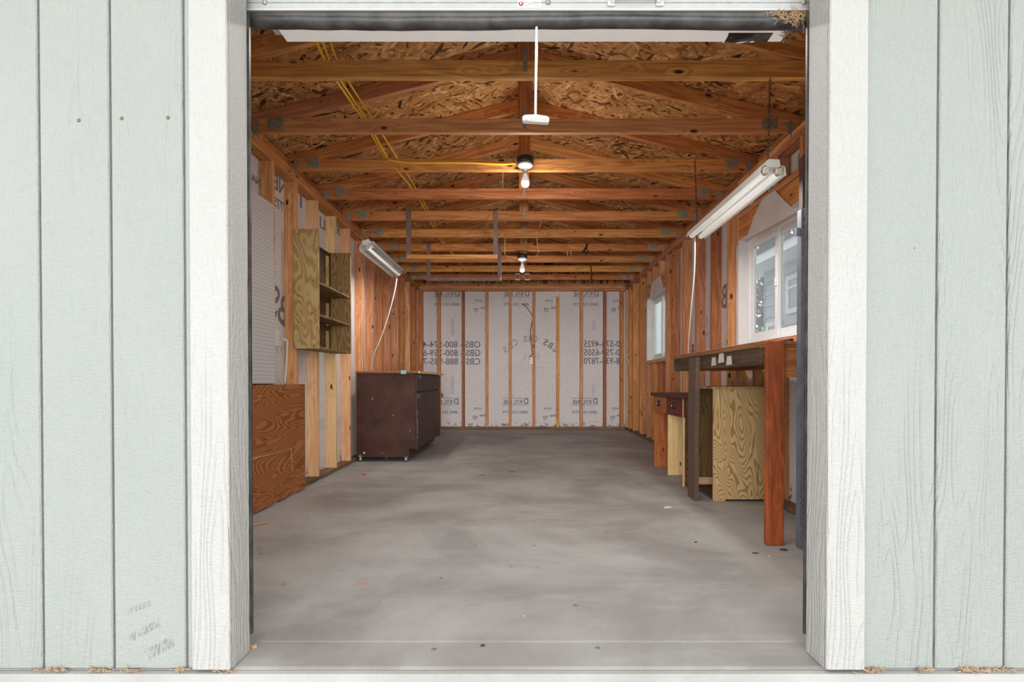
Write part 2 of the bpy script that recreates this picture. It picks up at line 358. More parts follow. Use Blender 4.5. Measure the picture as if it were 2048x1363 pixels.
M_DKMET = plain('dark_chain_steel', (0.07, 0.06, 0.05), 0.5, 0.6)
M_POST = plain('blue_grey_enamelled_steel', (0.20, 0.235, 0.29), 0.5, 0.2, wear=0.2)
M_RUSTB = plain('dark_rusty_brown', (0.085, 0.04, 0.026), 0.75, wear=0.4, sc=12)
M_YELL = plain('yellow_cable', (0.90, 0.56, 0.035), 0.45, wear=0.08)
M_PALEY = plain('faded_cream_cable', (0.52, 0.38, 0.16), 0.5)
M_CORD = plain('off_white_cord', (0.50, 0.47, 0.42), 0.5)
M_TEAL = plain('teal_foam_sill_seal', (0.30, 0.40, 0.38), 0.7, wear=0.15)
M_BTAPE = plain('blue_masking_tape', (0.045, 0.17, 0.36), 0.6, wear=0.1)
M_TTAPE = plain('pale_teal_tape', (0.22, 0.50, 0.52), 0.6, wear=0.1)
M_PAPER = plain('paper_scrap', (0.66, 0.62, 0.57), 0.8)
M_RED = plain('red_plastic', (0.42, 0.02, 0.02), 0.4)
M_INK = plain('faded_black_ink', (0.22, 0.20, 0.21), 0.8)
M_INKM = plain('greyed_ink', (0.40, 0.37, 0.38), 0.8)
M_INKB = plain('faded_blue_ink', (0.14, 0.175, 0.27), 0.8)
M_INKP = plain('ghost_ink', (0.58, 0.55, 0.585), 0.8)
M_STRAW = plain('straw_debris', (0.50, 0.33, 0.19), 0.9, wear=0.3, sc=40)
M_GREYSIDE = plain('grey_lap_siding_paint', (0.50, 0.52, 0.54), 0.6, wear=0.05)
M_NWHITE = plain('white_house_trim', (0.88, 0.88, 0.87), 0.5, wear=0.03)
M_ROOF = plain('dark_shingle', (0.10, 0.10, 0.10), 0.9)
M_LEAF = plain('dark_foliage', (0.055, 0.075, 0.05), 0.8, wear=0.5)
M_BARK = plain('bark', (0.07, 0.05, 0.04), 0.9)
M_GLASS = glassmat('window_glass', 0.07, 0.24); M_FROST = glassmat('hazy_window_glass', 0.07, 0.65)
M_NGLASS = plain('dim_house_window', (0.30, 0.33, 0.35), 0.2)
M_TUBE = plain('fluorescent_tube_glass', (0.82, 0.83, 0.80), 0.25, wear=0.02)
def glow(m, k):
    b = m.node_tree.nodes['Principled BSDF']; b.inputs['Emission Color'].default_value = (1, 0.97, 0.93, 1); b.inputs['Emission Strength'].default_value = k
    return m
glow(M_TUBE, 0.3); M_TROUGH_GLOW = glow(plain('enamel_trough_added_glow', (0.74, 0.70, 0.64), 0.45, wear=0.05), 0.22)  # glow added to the unlit tubes and the enamel trough to brighten them
M_BULB, _t, _b = newmat('frosted_bulb_glass'); _b.inputs['Base Color'].default_value = (0.8, 0.78, 0.8, 1); _b.inputs['Roughness'].default_value = 0.25
_b.inputs['Emission Color'].default_value = (1, 0.96, 0.95, 1); _b.inputs['Emission Strength'].default_value = 0.22  # faint glow added to unlit bulbs
M_STICK = plain('bare_stick', (0.62, 0.36, 0.16), 0.8)
M_GROUND = concrete('driveway_gravel', (0.60, 0.59, 0.57), (0.50, 0.49, 0.47), False)
# ------------------------------------------------------------------ the setting
XW = 1.72; XO = 1.81; YB = 8.80; ZP = 2.377; ZT = 2.453        # stud face, wrap plane, back stud face, plate underside and top
# floor slab: slightly rising, with the shallow crease where the shut door lands
bm = bmesh.new(); prof = [(1.572, -0.003), (1.580, 0.0), (1.716, 0.0005), (1.7165, -0.003), (1.719, -0.003), (1.736, zf(1.736)), (3.5, zf(3.5)), (6.0, zf(6.0)), (8.95, zf(8.95))]
row = [[bm.verts.new((x, y, z)) for y, z in prof] + [bm.verts.new((x, 8.95, -0.2)), bm.verts.new((x, 1.572, -0.2))] for x in (-1.9, 1.9)]
for i in range(len(row[0])):
    j = (i+1) % len(row[0]); bm.faces.new((row[0][i], row[0][j], row[1][j], row[1][i]))
for r in row: bm.faces.new(r)
floor = link('floor', mesh('floor', bm), M_FLOOR, kind='structure', label='grey stained concrete garage floor slab')
stem = box('trim_4', -4.0, 4.0, 1.545, 1.5715, -0.19, -0.006, M_APRON, None, 0.004, 'pale concrete kerb strip below the siding and door', kind='structure')
ground = box('driveway', -14, 22, -14, 30, -0.40, -0.20, M_GROUND, None, 0, 'pale gravel ground around the garage', kind='structure')

def stud(x_in, x_out, y, par, m=None, z0=None, z1=ZP, thick=0.038):
    b0 = zf(y)+0.038 if z0 is None else z0
    m = m or random.choice((M_FIR, M_FIR, M_FIRD))
    return board('stud', ((x_in+x_out)/2, y+thick/2, b0), ((x_in+x_out)/2, y+thick/2, z1), abs(x_out-x_in), thick, m, par, (1, 0, 0))
LYS = [1.76, 2.0, 2.4, 2.8, 3.21, 3.62, 3.995, 4.405, 4.83, 5.23, 5.67, 6.06, 6.45, 6.84, 7.28, 7.64, 8.03, 8.44, 8.72]
wall_left = struct('wall_left', 'open stud wall with pale house wrap on the left', (-XO, 1.6, 0))
for i, y in enumerate(LYS):
    stud(-XW, -XO, y, wall_left, M_PINE if abs(y-4.83) < .01 else (M_SALM if i in (7, 9) else M_FIRD if i in (4,) else M_FIR if i in (5, 6) else None))
def slope_plate(nm, x0, x1, par, m, y0=1.64, y1=8.8):
    bm = bmesh.new(); cx = (x0+x1)/2; cy = (y0+y1)/2; cz = zf(cy)+0.019; h = (x1-x0)/2
    for sx in (0,): pass
    vs = []
    for yy in (y0, y1):
        for xx in (-h, h):
            for zz in (zf(yy)-cz+0.001, zf(yy)-cz+0.038): vs.append(bm.verts.new((yy-cy, xx, zz)))
    for f in ((0, 1, 3, 2), (4, 6, 7, 5), (0, 4, 5, 1), (2, 3, 7, 6), (0, 2, 6, 4), (1, 5, 7, 3)): bm.faces.new([vs[i] for i in f])
    R = Matrix(((0, 1, 0), (1, 0, 0), (0, 0, 1))).to_4x4()
    return link(nm, mesh(nm, bm), m, par, Matrix.Translation((cx, cy, cz)) @ R)
slope_plate('sill_plate', -XO, -XW, wall_left, M_SILL)
for k in (0, 1):
    for y0, y1 in ((1.6, 4.6+k), (4.602+k, 8.8)):
        board('top_plate', (-(XW+XO)/2, y0, ZP+0.019+k*0.038), (-(XW+XO)/2, y1, ZP+0.019+k*0.038), 0.09, 0.0375, M_FIRD, wall_left, (1, 0, 0))
wl = box('house_wrap', -XO-0.004, -XO-0.0005, 1.6, 8.9, 0.0, 2.72, M_WRAP, wall_left, 0)
box('outer_siding', -XO-0.03, -XO-0.006, 1.6, 8.93, -0.1, 2.55, M_SIDE, wall_left, 0)
# right wall with two window openings
W1 = (3.275, 4.19, 1.150, 1.985); W2 = (6.33, 7.25, 1.140, 1.990)
wall_right = struct('wall_right', 'open stud wall with two windows on the right', (XO, 1.6, 0))
RYS = [1.76, 2.05, 2.45, 2.87, 3.237, 4.192, 4.394, 4.78, 5.2, 5.626, 6.03, 6.29, 7.252, 7.69, 8.17, 8.50, 8.72]
for i, y in enumerate(RYS): stud(XW, XO, y, wall_right, M_PINE if i == 10 and False else None)
for (a, b, z0, z1), cr in ((W1, (3.56, 3.89)), (W2, (6.62, 6.95))):
    board('rough_sill', ((XW+XO)/2, a, z0-0.019), ((XW+XO)/2, b, z0-0.019), 0.09, 0.038, M_FIR, wall_right, (1, 0, 0))
    for k in (0, 1): board('header', (XW+0.019+k*0.05, a-.0, z1+0.098-0.019), (XW+0.019+k*0.05, b+.0, z1+0.098-0.019), 0.155, 0.038, M_TRUSS, wall_right, (0, 0, 1))
    board('header_plate', ((XW+XO)/2-0.004, a, z1+0.179), ((XW+XO)/2-0.004, b, z1+0.179), 0.09, 0.038, M_FIR, wall_right, (1, 0, 0))
    for y in cr:
        stud(XW, XO, y, wall_right, M_FIRD, None, z0-0.038); stud(XW, XO, y, wall_right, M_FIR, z1+0.198, ZP)
slope_plate('sill_plate', XW, XO, wall_right, M_SILL)
for k in (0, 1):
    for y0, y1 in ((1.6, 5.2-k), (5.202-k, 8.8)):
        board('top_plate', ((XW+XO)/2, y0, ZP+0.019+k*0.038), ((XW+XO)/2, y1, ZP+0.019+k*0.038), 0.09, 0.0375, M_FIR, wall_right, (1, 0, 0))
def holed(nm, x0, x1, z0, z1, m, y0=1.6, y1=8.9):
    bm = bmesh.new(); ys = [y0, W1[0], W1[1], W2[0], W2[1], y1]
    for i in range(5):
        if i % 2 == 0: add_box(bm, x0, x1, ys[i], ys[i+1], z0, z1)
        else:
            W = W1 if i == 1 else W2
            add_box(bm, x0, x1, ys[i], ys[i+1], z0, W[2]); add_box(bm, x0, x1, ys[i], ys[i+1], W[3], z1)
    return link(nm, mesh(nm, bm), m, wall_right)
wr = holed('house_wrap', XO+0.0005, XO+0.004, 0.0, 2.72, M_WRAP)
holed('outer_siding', XO+0.006, XO+0.03, -0.1, 2.55, M_SIDE, 1.6, 8.93)
# back wall
wall_back = struct('wall_back', 'back stud wall with mirrored printing on the house wrap', (0, YB, 0))
for px0, px1 in ((836.5, 845), (874.6, 880.4), (924, 928.8), (971, 976.2), (1018, 1022.8), (1065, 1070.2), (1113, 1118), (1160.2, 1165.4), (1207.3, 1212.4), (1240.5, 1247.5)):
    x0 = P(px0, 720, YB).x; x1 = P(px1, 720, YB).x; xm = (x0+x1)/2
    ztop = ZP if abs(px0-1113) > 1 else ZP-0.10
    board('stud', (xm, YB+0.045, zf(YB)+0.038), (xm, YB+0.045, ztop), 0.09, x1-x0, random.choice((M_FIR, M_FIRD, M_TRUSS)), wall_back, (0, 1, 0))
box('stud_tip', P(1113, 580, YB).x+0.006, P(1118, 580, YB).x-0.006, YB+0.02, YB+0.06, ZP-0.10, ZP, M_WHITE, wall_back, 0.003, 'white painted tip of the stud')
board('sill_plate', (-XW, YB+0.045, zf(YB)+0.02), (XW, YB+0.045, zf(YB)+0.02), 0.036, 0.09, M_SILL, wall_back)
for k in (0, 1): board('top_plate', (-XW+k*0.04, YB+0.045-k*0.006, ZP+0.019+k*0.038), (XW-k*0.02, YB+0.045-k*0.006, ZP+0.019+k*0.038), 0.0375, 0.09, M_FIR, wall_back)
board('gable_ledger', (-XW, YB+0.03, ZT+0.02), (XW, YB+0.03, ZT+0.02), 0.036, 0.05, M_FIRD, wall_back)
wb = box('house_wrap', -1.9, 1.9, 8.8915, 8.895, 0.0, 2.46, M_WRAP, wall_back, 0)
prism('gable_sheathing', [(-1.9, 8.905, 2.46), (1.9, 8.905, 2.46), (1.9, 8.905, 2.53), (0, 8.905, 3.0), (-1.9, 8.905, 2.53)], (0, 0.012, 0), M_OSB, wall_back)
box('outer_siding', -1.9, 1.9, 8.898, 8.904, -0.1, 2.46, M_SIDE, wall_back, 0)
# the mirrored print showing through the wrap
WY = 8.8905
def bt(s, size, px, py, m=M_INK, wide=None, roll=0):
    return text(s, size, m, wb, P(px, py, WY), (1, 0, 0), (0, 0, 1), True, wide*WY/F if wide else None, roll=roll)
def stroke(px0, px1, py, h=1.0, m=M_INK, par=None):
    a, b = P(px0, py, WY), P(px1, py, WY); hh = h*WY/F/2
    return box('printed_line', a.x, b.x, WY-0.0006, WY, a.z-hh, a.z+hh, m, wb, 0)
def drop(px, py, r, m):
    c = P(px, py, WY); k = WY/F*r
    prism('printed_droplet', [(c.x+k*x, WY-0.0004, c.z+k*z) for x, z in ((0, 1.5), (.45, .4), (.75, -.2), (.55, -.8), (0, -1.05), (-.55, -.8), (-.75, -.2), (-.45, .4))], (0, 0.0004, 0), m, wb)
def shield(px, py, r, m):
    c = P(px, py, WY); k = WY/F*r; o = [(0, .6), (.5, .95), (1.0, .8), (.95, 0), (.55, -.7), (0, -1.1), (-.55, -.7), (-.95, 0), (-1.0, .8), (-.5, .95)]
    bm = bmesh.new(); A = [bm.verts.new((k*x, 0, k*z)) for x, z in o]; B = [bm.verts.new((k*x*.72, 0, k*z*.72)) for x, z in o]
    for i in range(10): j = (i+1) % 10; bm.faces.new((A[i], A[j], B[j], B[i]))
    add_box(bm, -k*.4, k*.35, -.0004, 0, -k*.05, k*.25); add_box(bm, -k*.1, k*.5, -.0004, 0, k*.15, k*.4)
    link('printed_shield', mesh('shield', bm), m, wb, Matrix.Translation((c.x, WY-0.0004, c.z)))
for row_y, dx, ink in ((587, 0, M_INK), (802.5, -2, M_INKB)):
    for k, cx in enumerate((893, 1032.5, 1171)):
        c = cx+dx
        bt('D', 0.125, c+21.5, row_y, ink); bt('RYL', 0.10, c+5.5, row_y+1, ink, 17); bt('INE', 0.095, c-15, row_y+1, ink, 17)
        stroke(c-26, c+25, row_y-7, 0.8, ink); stroke(c-27, c+25, row_y+6.5, 0.8, ink); stroke(c-24, c+24, row_y+8.8, 0.7, M_INKP); stroke(c+25, c+25.7, row_y, 13, ink)
        stroke(c-10, c+14, row_y+14, 0.6, M_INKP)
        bt('(800) 552-7775', 0.062, c, row_y+21.5, ink, 50)
    for k, cx in enumerate((957, 1097.3, 1236)):
        c = cx+dx; y = row_y+14
        bt('NAHB', 0.048, c+1 if k < 2 else c-3, y, ink, 15 if k < 2 else 13); stroke(c-11, c+(10 if k < 2 else 3), y+4.5, 1.0, M_INKP); stroke(c-2, c+(14 if k < 2 else 3.5), y-6, 0.8, M_INKP)
        if k < 2: bt('abaa', 0.064, c+11, y+13.5, ink, 14)
        else: bt('ab', 0.064, c+2, y+13.5, ink, 6)
        shield(c-5 if k < 2 else c-9, y+18.5, 4.6, ink)
        if row_y > 700:
            for j, yy in enumerate((-36, -32, -28, -22)): stroke(c-4+j % 2*3, c+(12 if k < 2 else 2), y+yy, 0.6, M_INKP)
drop(884, 790, 4.6, M_INKB); drop(1023.5, 790, 4.2, M_INKP); drop(1160, 790, 4.0, M_INKP)
for i, (a, b, c) in enumerate((('OBS - 800-574-4', '0-574-4925', 689.5), ('GBS - 800-759-6', '0-759-6505', 706.5), ('CBS - 888-935-7', '8-935-7870', 723.5))):
    bt(a, 0.150, 903.5, c-0.5, M_INK, 115); bt(b, 0.150, 1203.5, c-1.5, M_INK, 72)
arc = 'GBS OBS CBS'; 
for i, ch in enumerate(arc):
    if ch == ' ': continue
    a = (i-5)/5.0; px = 1061-a*50; py = 675+22*a*a + 2
    bt(ch, 0.145, px, py, M_INK if i < 3 else M_INKM, 8.2, roll=-a*0.62*-1)
stroke(1012, 1108, 735, 1.2, M_INKP); bt('Est', 0.16, 1063, 713, M_INKP, 34)
for px, py, hh in ((905, 655, 34), (905, 768, 40), (1188, 650, 20), (1187, 780, 24)): stroke(px-3.4, px+3.4, py, hh, M_INKP)
# print on the side walls' wrap
def lt(s, size, px, py, m=M_INK, wide=None, par=None, side=-1, roll=0):
    c = PX(px, py, side*(XO-0.001))
    return text(s, size, m, par, c, (0, -side, 0), (0, 0, 1), True, wide, roll=roll)
lt('NE', 0.16, 560, 372, M_INK, 0.2, wl); lt('7775', 0.10, 560, 411, M_INK, 0.2, wl); lt('I', 0.16, 602, 403, M_INK, 0.03, wl); lt('LI', 0.14, 645, 448, M_INK, 0.12, wl)
lt('DRY', 0.14, 676, 460, M_INK, 0.2, wl); lt('BS', 0.32, 559, 615, M_INK, 0.26, wl, roll=-0.35); lt('NAHB', 0.07, 505, 355, M_INK, 0.2, wl); lt('775', 0.08, 556, 700, M_INKP, 0.16, wl)
lt('INE', 0.14, 675, 845, M_INKP, 0.22, wl, roll=0); lt('DRY', 0.14, 644, 850, M_INKP, 0.16, wl)
lt('LI', 0.15, 1587, 335, M_INK, 0.2, wr, 1); lt('DRYL', 0.13, 1540, 387, M_INK, 0.3, wr, 1); lt('B', 0.30, 1449, 595, M_INK, 0.12, wr, 1); lt('S', 0.30, 1413, 655, M_INKP, 0.14, wr, 1, roll=0.4)
# teal foam seal peeping out from under the side plates
for sgn, par, y0, y1 in ((-1, wall_left, 2.6, 5.45), (1, wall_right, 2.2, 4.2)):
    bm = bmesh.new(); n = 60; A = []
    for i in range(n+1):
        y = y0+(y1-y0)*i/n; wv = 0.022+0.016*math.sin(i*0.9)*math.sin(i*0.37)+random.uniform(-.003, .004)
        A.append([bm.verts.new((sgn*(XW+0.01), y, zf(y)+0.0015)), bm.verts.new((sgn*(XW-wv), y, zf(y)+0.006+0.004*math.sin(i))), bm.verts.new((sgn*(XW-wv+0.002), y, zf(y)+0.001))])
    for a, b in zip(A, A[1:]):
        bm.faces.new((a[0], a[1], b[1], b[0])); bm.faces.new((a[1], a[2], b[2], b[1]))
    link('sill_seal', mesh('sill_seal', bm), M_TEAL, par)
# front wall: grooved siding boards, casings, jambs
wall_front = struct('wall_front', 'pale sage grooved siding around the garage door opening', (0, 1.57, 0))
XL, XR = -0.869, 0.903; ZH = 2.20
def siding(x0, x1, z0, z1):
    bm = bmesh.new(); add_box(bm, x0, x1, 1.567, 1.579, z0, z1)
    bmesh.ops.bevel(bm, geom=[e for e in bm.edges if abs((e.verts[0].co-e.verts[1].co).z) > 0.1 and e.verts[0].co.y < 1.57], offset=0.003, segments=1, affect='EDGES')
    link('siding_board', mesh('siding_board', bm), M_SIDE, wall_front)
gl = [-3.35, -3.137, -2.925, -2.714, -2.503, -2.290, -2.078, -1.866, -1.652, -1.438, -1.226, -1.007, -0.93]
gr = [0.96, 1.018, 1.236, 1.446, 1.66, 1.87, 2.08, 2.29, 2.5, 2.71, 2.92, 3.13, 3.35]
for g in (gl, gr):
    for a, b in zip(g, g[1:]): siding(a+0.0035, b-0.0035, 0.002, 3.0)
xs = [-0.93+0.21*i for i in range(10)]
for a, b in zip(xs, xs[1:]): siding(a+0.0035, min(b, 0.96)-0.0035, ZH, 3.0)
for a, b, c, d in ((-3.35, XL-0.012, 0, 3.0), (XR+0.012, 3.35, 0, 3.0), (XL-0.012, XR+0.012, ZH, 3.0)):
    box('backing_sheet', a, b, 1.579, 1.592, c, d, M_SIDE, wall_front, 0)
for x, z in ((-1.318, 1.636), (-1.190, 1.642), (-1.053, 1.644)):
    lathe('rusty_nail', [(0.0, 0.001), (0.003, 0.001), (0.006, 0.0)], plain('rust', (0.30, 0.17, 0.09), 0.9, wear=.5, sc=300), wall_front, (x, 1.567, z), 10, Matrix.Rotation(math.pi/2, 3, 'X'))
box('trim_1', -0.982, XL, 1.550, 1.5665, 0.004, 2.45, M_TRIM, None, 0.003, 'off-white casing board on the left of the opening', kind='structure')
box('trim_2', XR, 1.017, 1.550, 1.5665, 0.004, 2.45, M_TRIM, None, 0.003, 'off-white casing board on the right of the opening', kind='structure')
box('trim_3', -0.982, 1.017, 1.545, 1.5495, 2.10, 2.22, M_TRIM, None, 0.002, 'off-white head casing over the opening', kind='structure') if False else None
box('trim_5', XL-0.0115, XL, 1.5675, 1.665, 0.002, 2.40, M_TRIM, None, 0.001, 'white jamb board inside the left casing', kind='structure')
box('trim_6', XR, XR+0.0115, 1.5675, 1.665, 0.002, 2.40, M_TRIM, None, 0.001, 'white jamb board inside the right casing', kind='structure')
for s, x in ((-1, XL), (1, XR)):
    box('weather_strip', x-0.004 if s > 0 else x-0.03, x+0.03 if s > 0 else x+0.008 if False else x+0.006, 1.667, 1.678, 0.055, 2.03, M_RUB, wall_front, 0.001, 'black rubber strip behind the jamb')
    board('jamb_stud', (x+s*0.055, 1.63, zf(1.63)), (x+s*0.055, 1.63, ZP), 0.075, 0.038, M_FIR, wall_front, (0, 1, 0))
board('header', (-0.95, 1.63, 2.29), (0.98, 1.63, 2.29), 0.16, 0.07, M_FIR, wall_front)
# ------------------------------------------------------------------ roof: osb sheets and trusses
SL = 0.247; RZ = 2.542+1.488*SL                     # slope, underside of rafters at the ridge
RT = RZ+0.0920                                      # top of rafters at the ridge
ceiling = struct('ceiling', 'oriented strand board roof deck on the trusses', (0, 5, RT))
ang = math.atan(SL)
for s in (-1, 1):
    for ci, (a, b) in enumerate(((0.0, 1.0995), (1.1005, 2.15))):
        y = 1.02 + (0 if ci == 0 else -1.2)
        while y < 9.1:
            y0, y1 = max(y, 1.02), min(y+2.436, 9.15)
            if y1-y0 > .05:
                dx = (b-a)/2/math.cos(ang); mx = (a+b)/2
                bm = bmesh.new(); add_box(bm, -dx, dx, -(y1-y0)/2, (y1-y0)/2, 0.001, 0.012)
                R = Matrix.Rotation(s*ang, 4, 'Y')
                link('osb_sheet', mesh('osb_sheet', bm), M_OSB, ceiling, Matrix.Translation((s*mx, (y0+y1)/2, RT-SL*mx)) @ R)
            y += 2.44
for s in (-1, 1):
    prism('shingles', [(0, 1.0, RT+0.013), (s*2.18, 1.0, RT+0.013-SL*2.18), (s*2.18, 1.0, RT+0.025-SL*2.18), (0, 1.0, RT+0.025)], (0, 8.17, 0), M_ROOF, ceiling)
T0 = 2.765; DT = 0.6095
tl = {0: 'roof truss nearest the open door, its chord dark towards both ends', 1: 'orange roof truss behind the white pull handle, second from the door', 2: 'roof truss carrying the nearer bare bulb and the yellow cable', 3: 'roof truss just behind the nearer bare bulb, fourth from the door',
      4: 'roof truss from which the nearer hanging rack drops', 5: 'roof truss between the two hanging racks, sixth from the door', 6: 'roof truss carrying the farther bare bulb and the mauve hanging rack', 7: 'roof truss just behind the farther bare bulb',
      8: 'next-to-last roof truss before the back wall trusses, white clamp on its chord', 9: 'last full roof truss before the back wall', -1: 'roof truss above the long white fixture behind the door, chord out of view', -2: 'front gable truss over the door header'}
def gusset(nm, x, z, wx, wz, yf, par):
    bm = bmesh.new(); add_box(bm, -wx/2, wx/2, -0.0012, 0, -wz/2, wz/2)
    k = 4; 
    for i in range(k):
        for j in range(5):
            cx = -wx/2+wx*(i+.5)/k; cz = -wz/2+wz*(j+.5)/5; add_box(bm, cx-wx*.07, cx+wx*.07, -0.007, -0.0012, cz-wz*.085, cz+wz*.085)
    link(nm, mesh(nm, bm), M_GALV, par, Matrix.Translation((x, yf, z)))
CXT = 0.014
for i in range(-2, 10):
    y = T0+DT*i; yc = y+0.019
    if i == -2: y = 1.605; yc = y+0.019
    t = thing('roof_truss', (0, yc, ZT), tl[i], 'roof truss', 'roof trusses')
    m = M_TRUSS if i != 1 else M_FIR
    zb = ZT
    board('bottom_chord', (-XO, yc, zb+0.0445), (XO, yc, zb+0.0445), 0.089, 0.038, m, t)
    for s in (-1, 1):
        xe = 2.10; h = 0.046*1.0
        board('top_chord', (s*0.006+CXT*0, yc, RZ-SL*0.006+0.046), (s*xe, yc, RZ-SL*xe+0.046), 0.089, 0.0375, M_TRUSS if i not in (1,) else M_FIR if s < 0 else M_TRUSS, t, (0, 0, 1))
        gx = s*1.583
        gusset('nail_plate', gx, zb+0.058, 0.10, 0.075, y-0.0002, t)
        bm = bmesh.new(); add_box(bm, -.022, .022, -.0015, 0, -.02, .05); add_box(bm, -.022, .022, -.0015, .03, -.022, -.02); add_box(bm, -.012, .012, -.0015, 0, -.075, -.02)
        link('hurricane_tie', mesh('hurricane_tie', bm), M_GALV, t, Matrix.Translation((s*1.715, y-0.0004, zb+0.02)) @ Matrix.Rotation(s*-0.25, 4, 'Y'))
    board('king_post', (CXT, yc+0.001, zb+0.0895), (CXT, yc+0.001, RZ-0.003), 0.036, 0.089, M_TRUSS if i else M_FIRD, t, (0, 1, 0))
    gusset('nail_plate', CXT, zb+0.085, 0.024, 0.12, y-0.0002, t)
# blocking along the eaves
for s, par in ((-1, wall_left), (1, wall_right)):
    for i in range(-1, 9):
        y = T0+DT*i+0.038; board('eave_block', (s*(XO-0.02), y+0.004, ZT+0.05), (s*(XO-0.02), y+DT-0.042, ZT+0.05), 0.085, 0.03, M_FIRD, par)
# ------------------------------------------------------------------ overhead door, rolled up
door = struct('door_1', 'white steel overhead door rolled up above the opening', (0.017, 1.71, 2.03))
YD = 1.705; zb = P(1045, 20, YD).z
box('panel', XL-0.05, XR+0.05, YD, YD+0.045, zb, zb+0.46, M_DOORP, door, 0.002)
box('panel_crease', XL-0.05, XR+0.05, YD-0.002, YD, P(1045, 6, YD).z, P(1045, 5, YD).z, M_GALV, door, 0)
box('bottom_lip', XL-0.05, XR+0.05, YD-0.006, YD+0.05, zb-0.004, zb+0.001, M_CREAM, door, 0.001)
bm = bmesh.new(); zs0 = P(1045, 47.5, YD).z; hs = (zb-zs0)
pr = []
for k in range(17):
    a = math.pi*k/16; pr.append((YD+0.024-0.024*math.cos(a), zs0+0.024-0.024*math.sin(a)))
pr = [(YD, zb-0.005)]+[(YD-0.004, zb-0.012), (YD+0.002, zb-0.016)]+pr+[(YD+0.048, zb-0.005)]
xsn = [XL-0.045+(XR-XL+0.09)*i/40 for i in range(41)]
rg = []
for x in xsn:
    dz = 0.0025*math.sin(x*5)+random.uniform(-.0012, .0012); rg.append([bm.verts.new((x, yy, zz+(dz if zz < zb-.02 else 0))) for yy, zz in pr])
for a, b in zip(rg, rg[1:]):
    for k in range(len(pr)-1): bm.faces.new((a[k], a[k+1], b[k+1], b[k]))
bm.faces.new(rg[0]); bm.faces.new(rg[-1][::-1])
link('bottom_seal', mesh('bottom_seal', bm, True), M_RUB, door, None, 'dusty black rubber seal')
RX = Matrix.Rotation(math.pi/2, 3, 'X')
for px in (530, 1096, 1226, 1316, 1607):
    c = P(px, 5, YD); lathe('bolt', [(0.009, 0), (0.009, 0.002), (0.0065, 0.006), (0.002, 0.0075)], M_GALV, door, (c.x, YD, c.z), 12, RX)
a, b = P(1222, 0, YD), P(1319, 0, YD)
hd = tube('lift_handle', [(a.x+.004, YD-0.006, a.z-.01), (a.x+0.012, YD-0.028, a.z+0.004), (b.x-0.012, YD-0.028, b.z+0.004), (b.x-.004, YD-0.006, b.z-.01)], 0.009, M_WHITE, door, 'white lift handle')
for q in (a, b): box('handle_foot', q.x-0.012, q.x+0.012, YD-0.008, YD-0.0005, q.z-0.022, q.z+0.012, M_WHITE, door, 0.003)
c = P(1058.5, 6, YD); st = box('sticker', c.x-0.0385, c.x+0.0385, YD-0.0012, YD-0.0002, c.z-0.017, c.z+0.02, M_WHITE, door, 0, 'white maker sticker with a red round R')
rc = P(1042, 8, YD); lathe('red_disc', [(0.0075, 0), (0.0075, 0.0004)], M_RED, st, (rc.x, YD-0.0013, rc.z), 20, RX)
text('R', 0.013, M_WHITE, st, (rc.x, YD-0.0024, rc.z), (1, 0, 0), (0, 0, 1))
for x0, x1, py, mm in ((1055, 1066, 5.5, M_GALV), (1066, 1078, 6.5, M_GALV), (1055, 1070, 9, M_GALV), (1048, 1058, 11.5, M_STRAW), (1069, 1078, 12, M_STRAW)):
    a, b = P(x0, py, YD), P(x1, py, YD); box('small_print', a.x, b.x, YD-0.0016, YD-0.0013, a.z-.0008, a.z+.0008, mm, st, 0)
# side tracks of the door
for s, x in ((-1, XL-0.06), (1, XR+0.06)):
    box('track', x+s*0.06-0.02, x+s*0.06+0.02, 1.76, 1.79, 0.06, 2.2, M_GALV, door, 0.002)
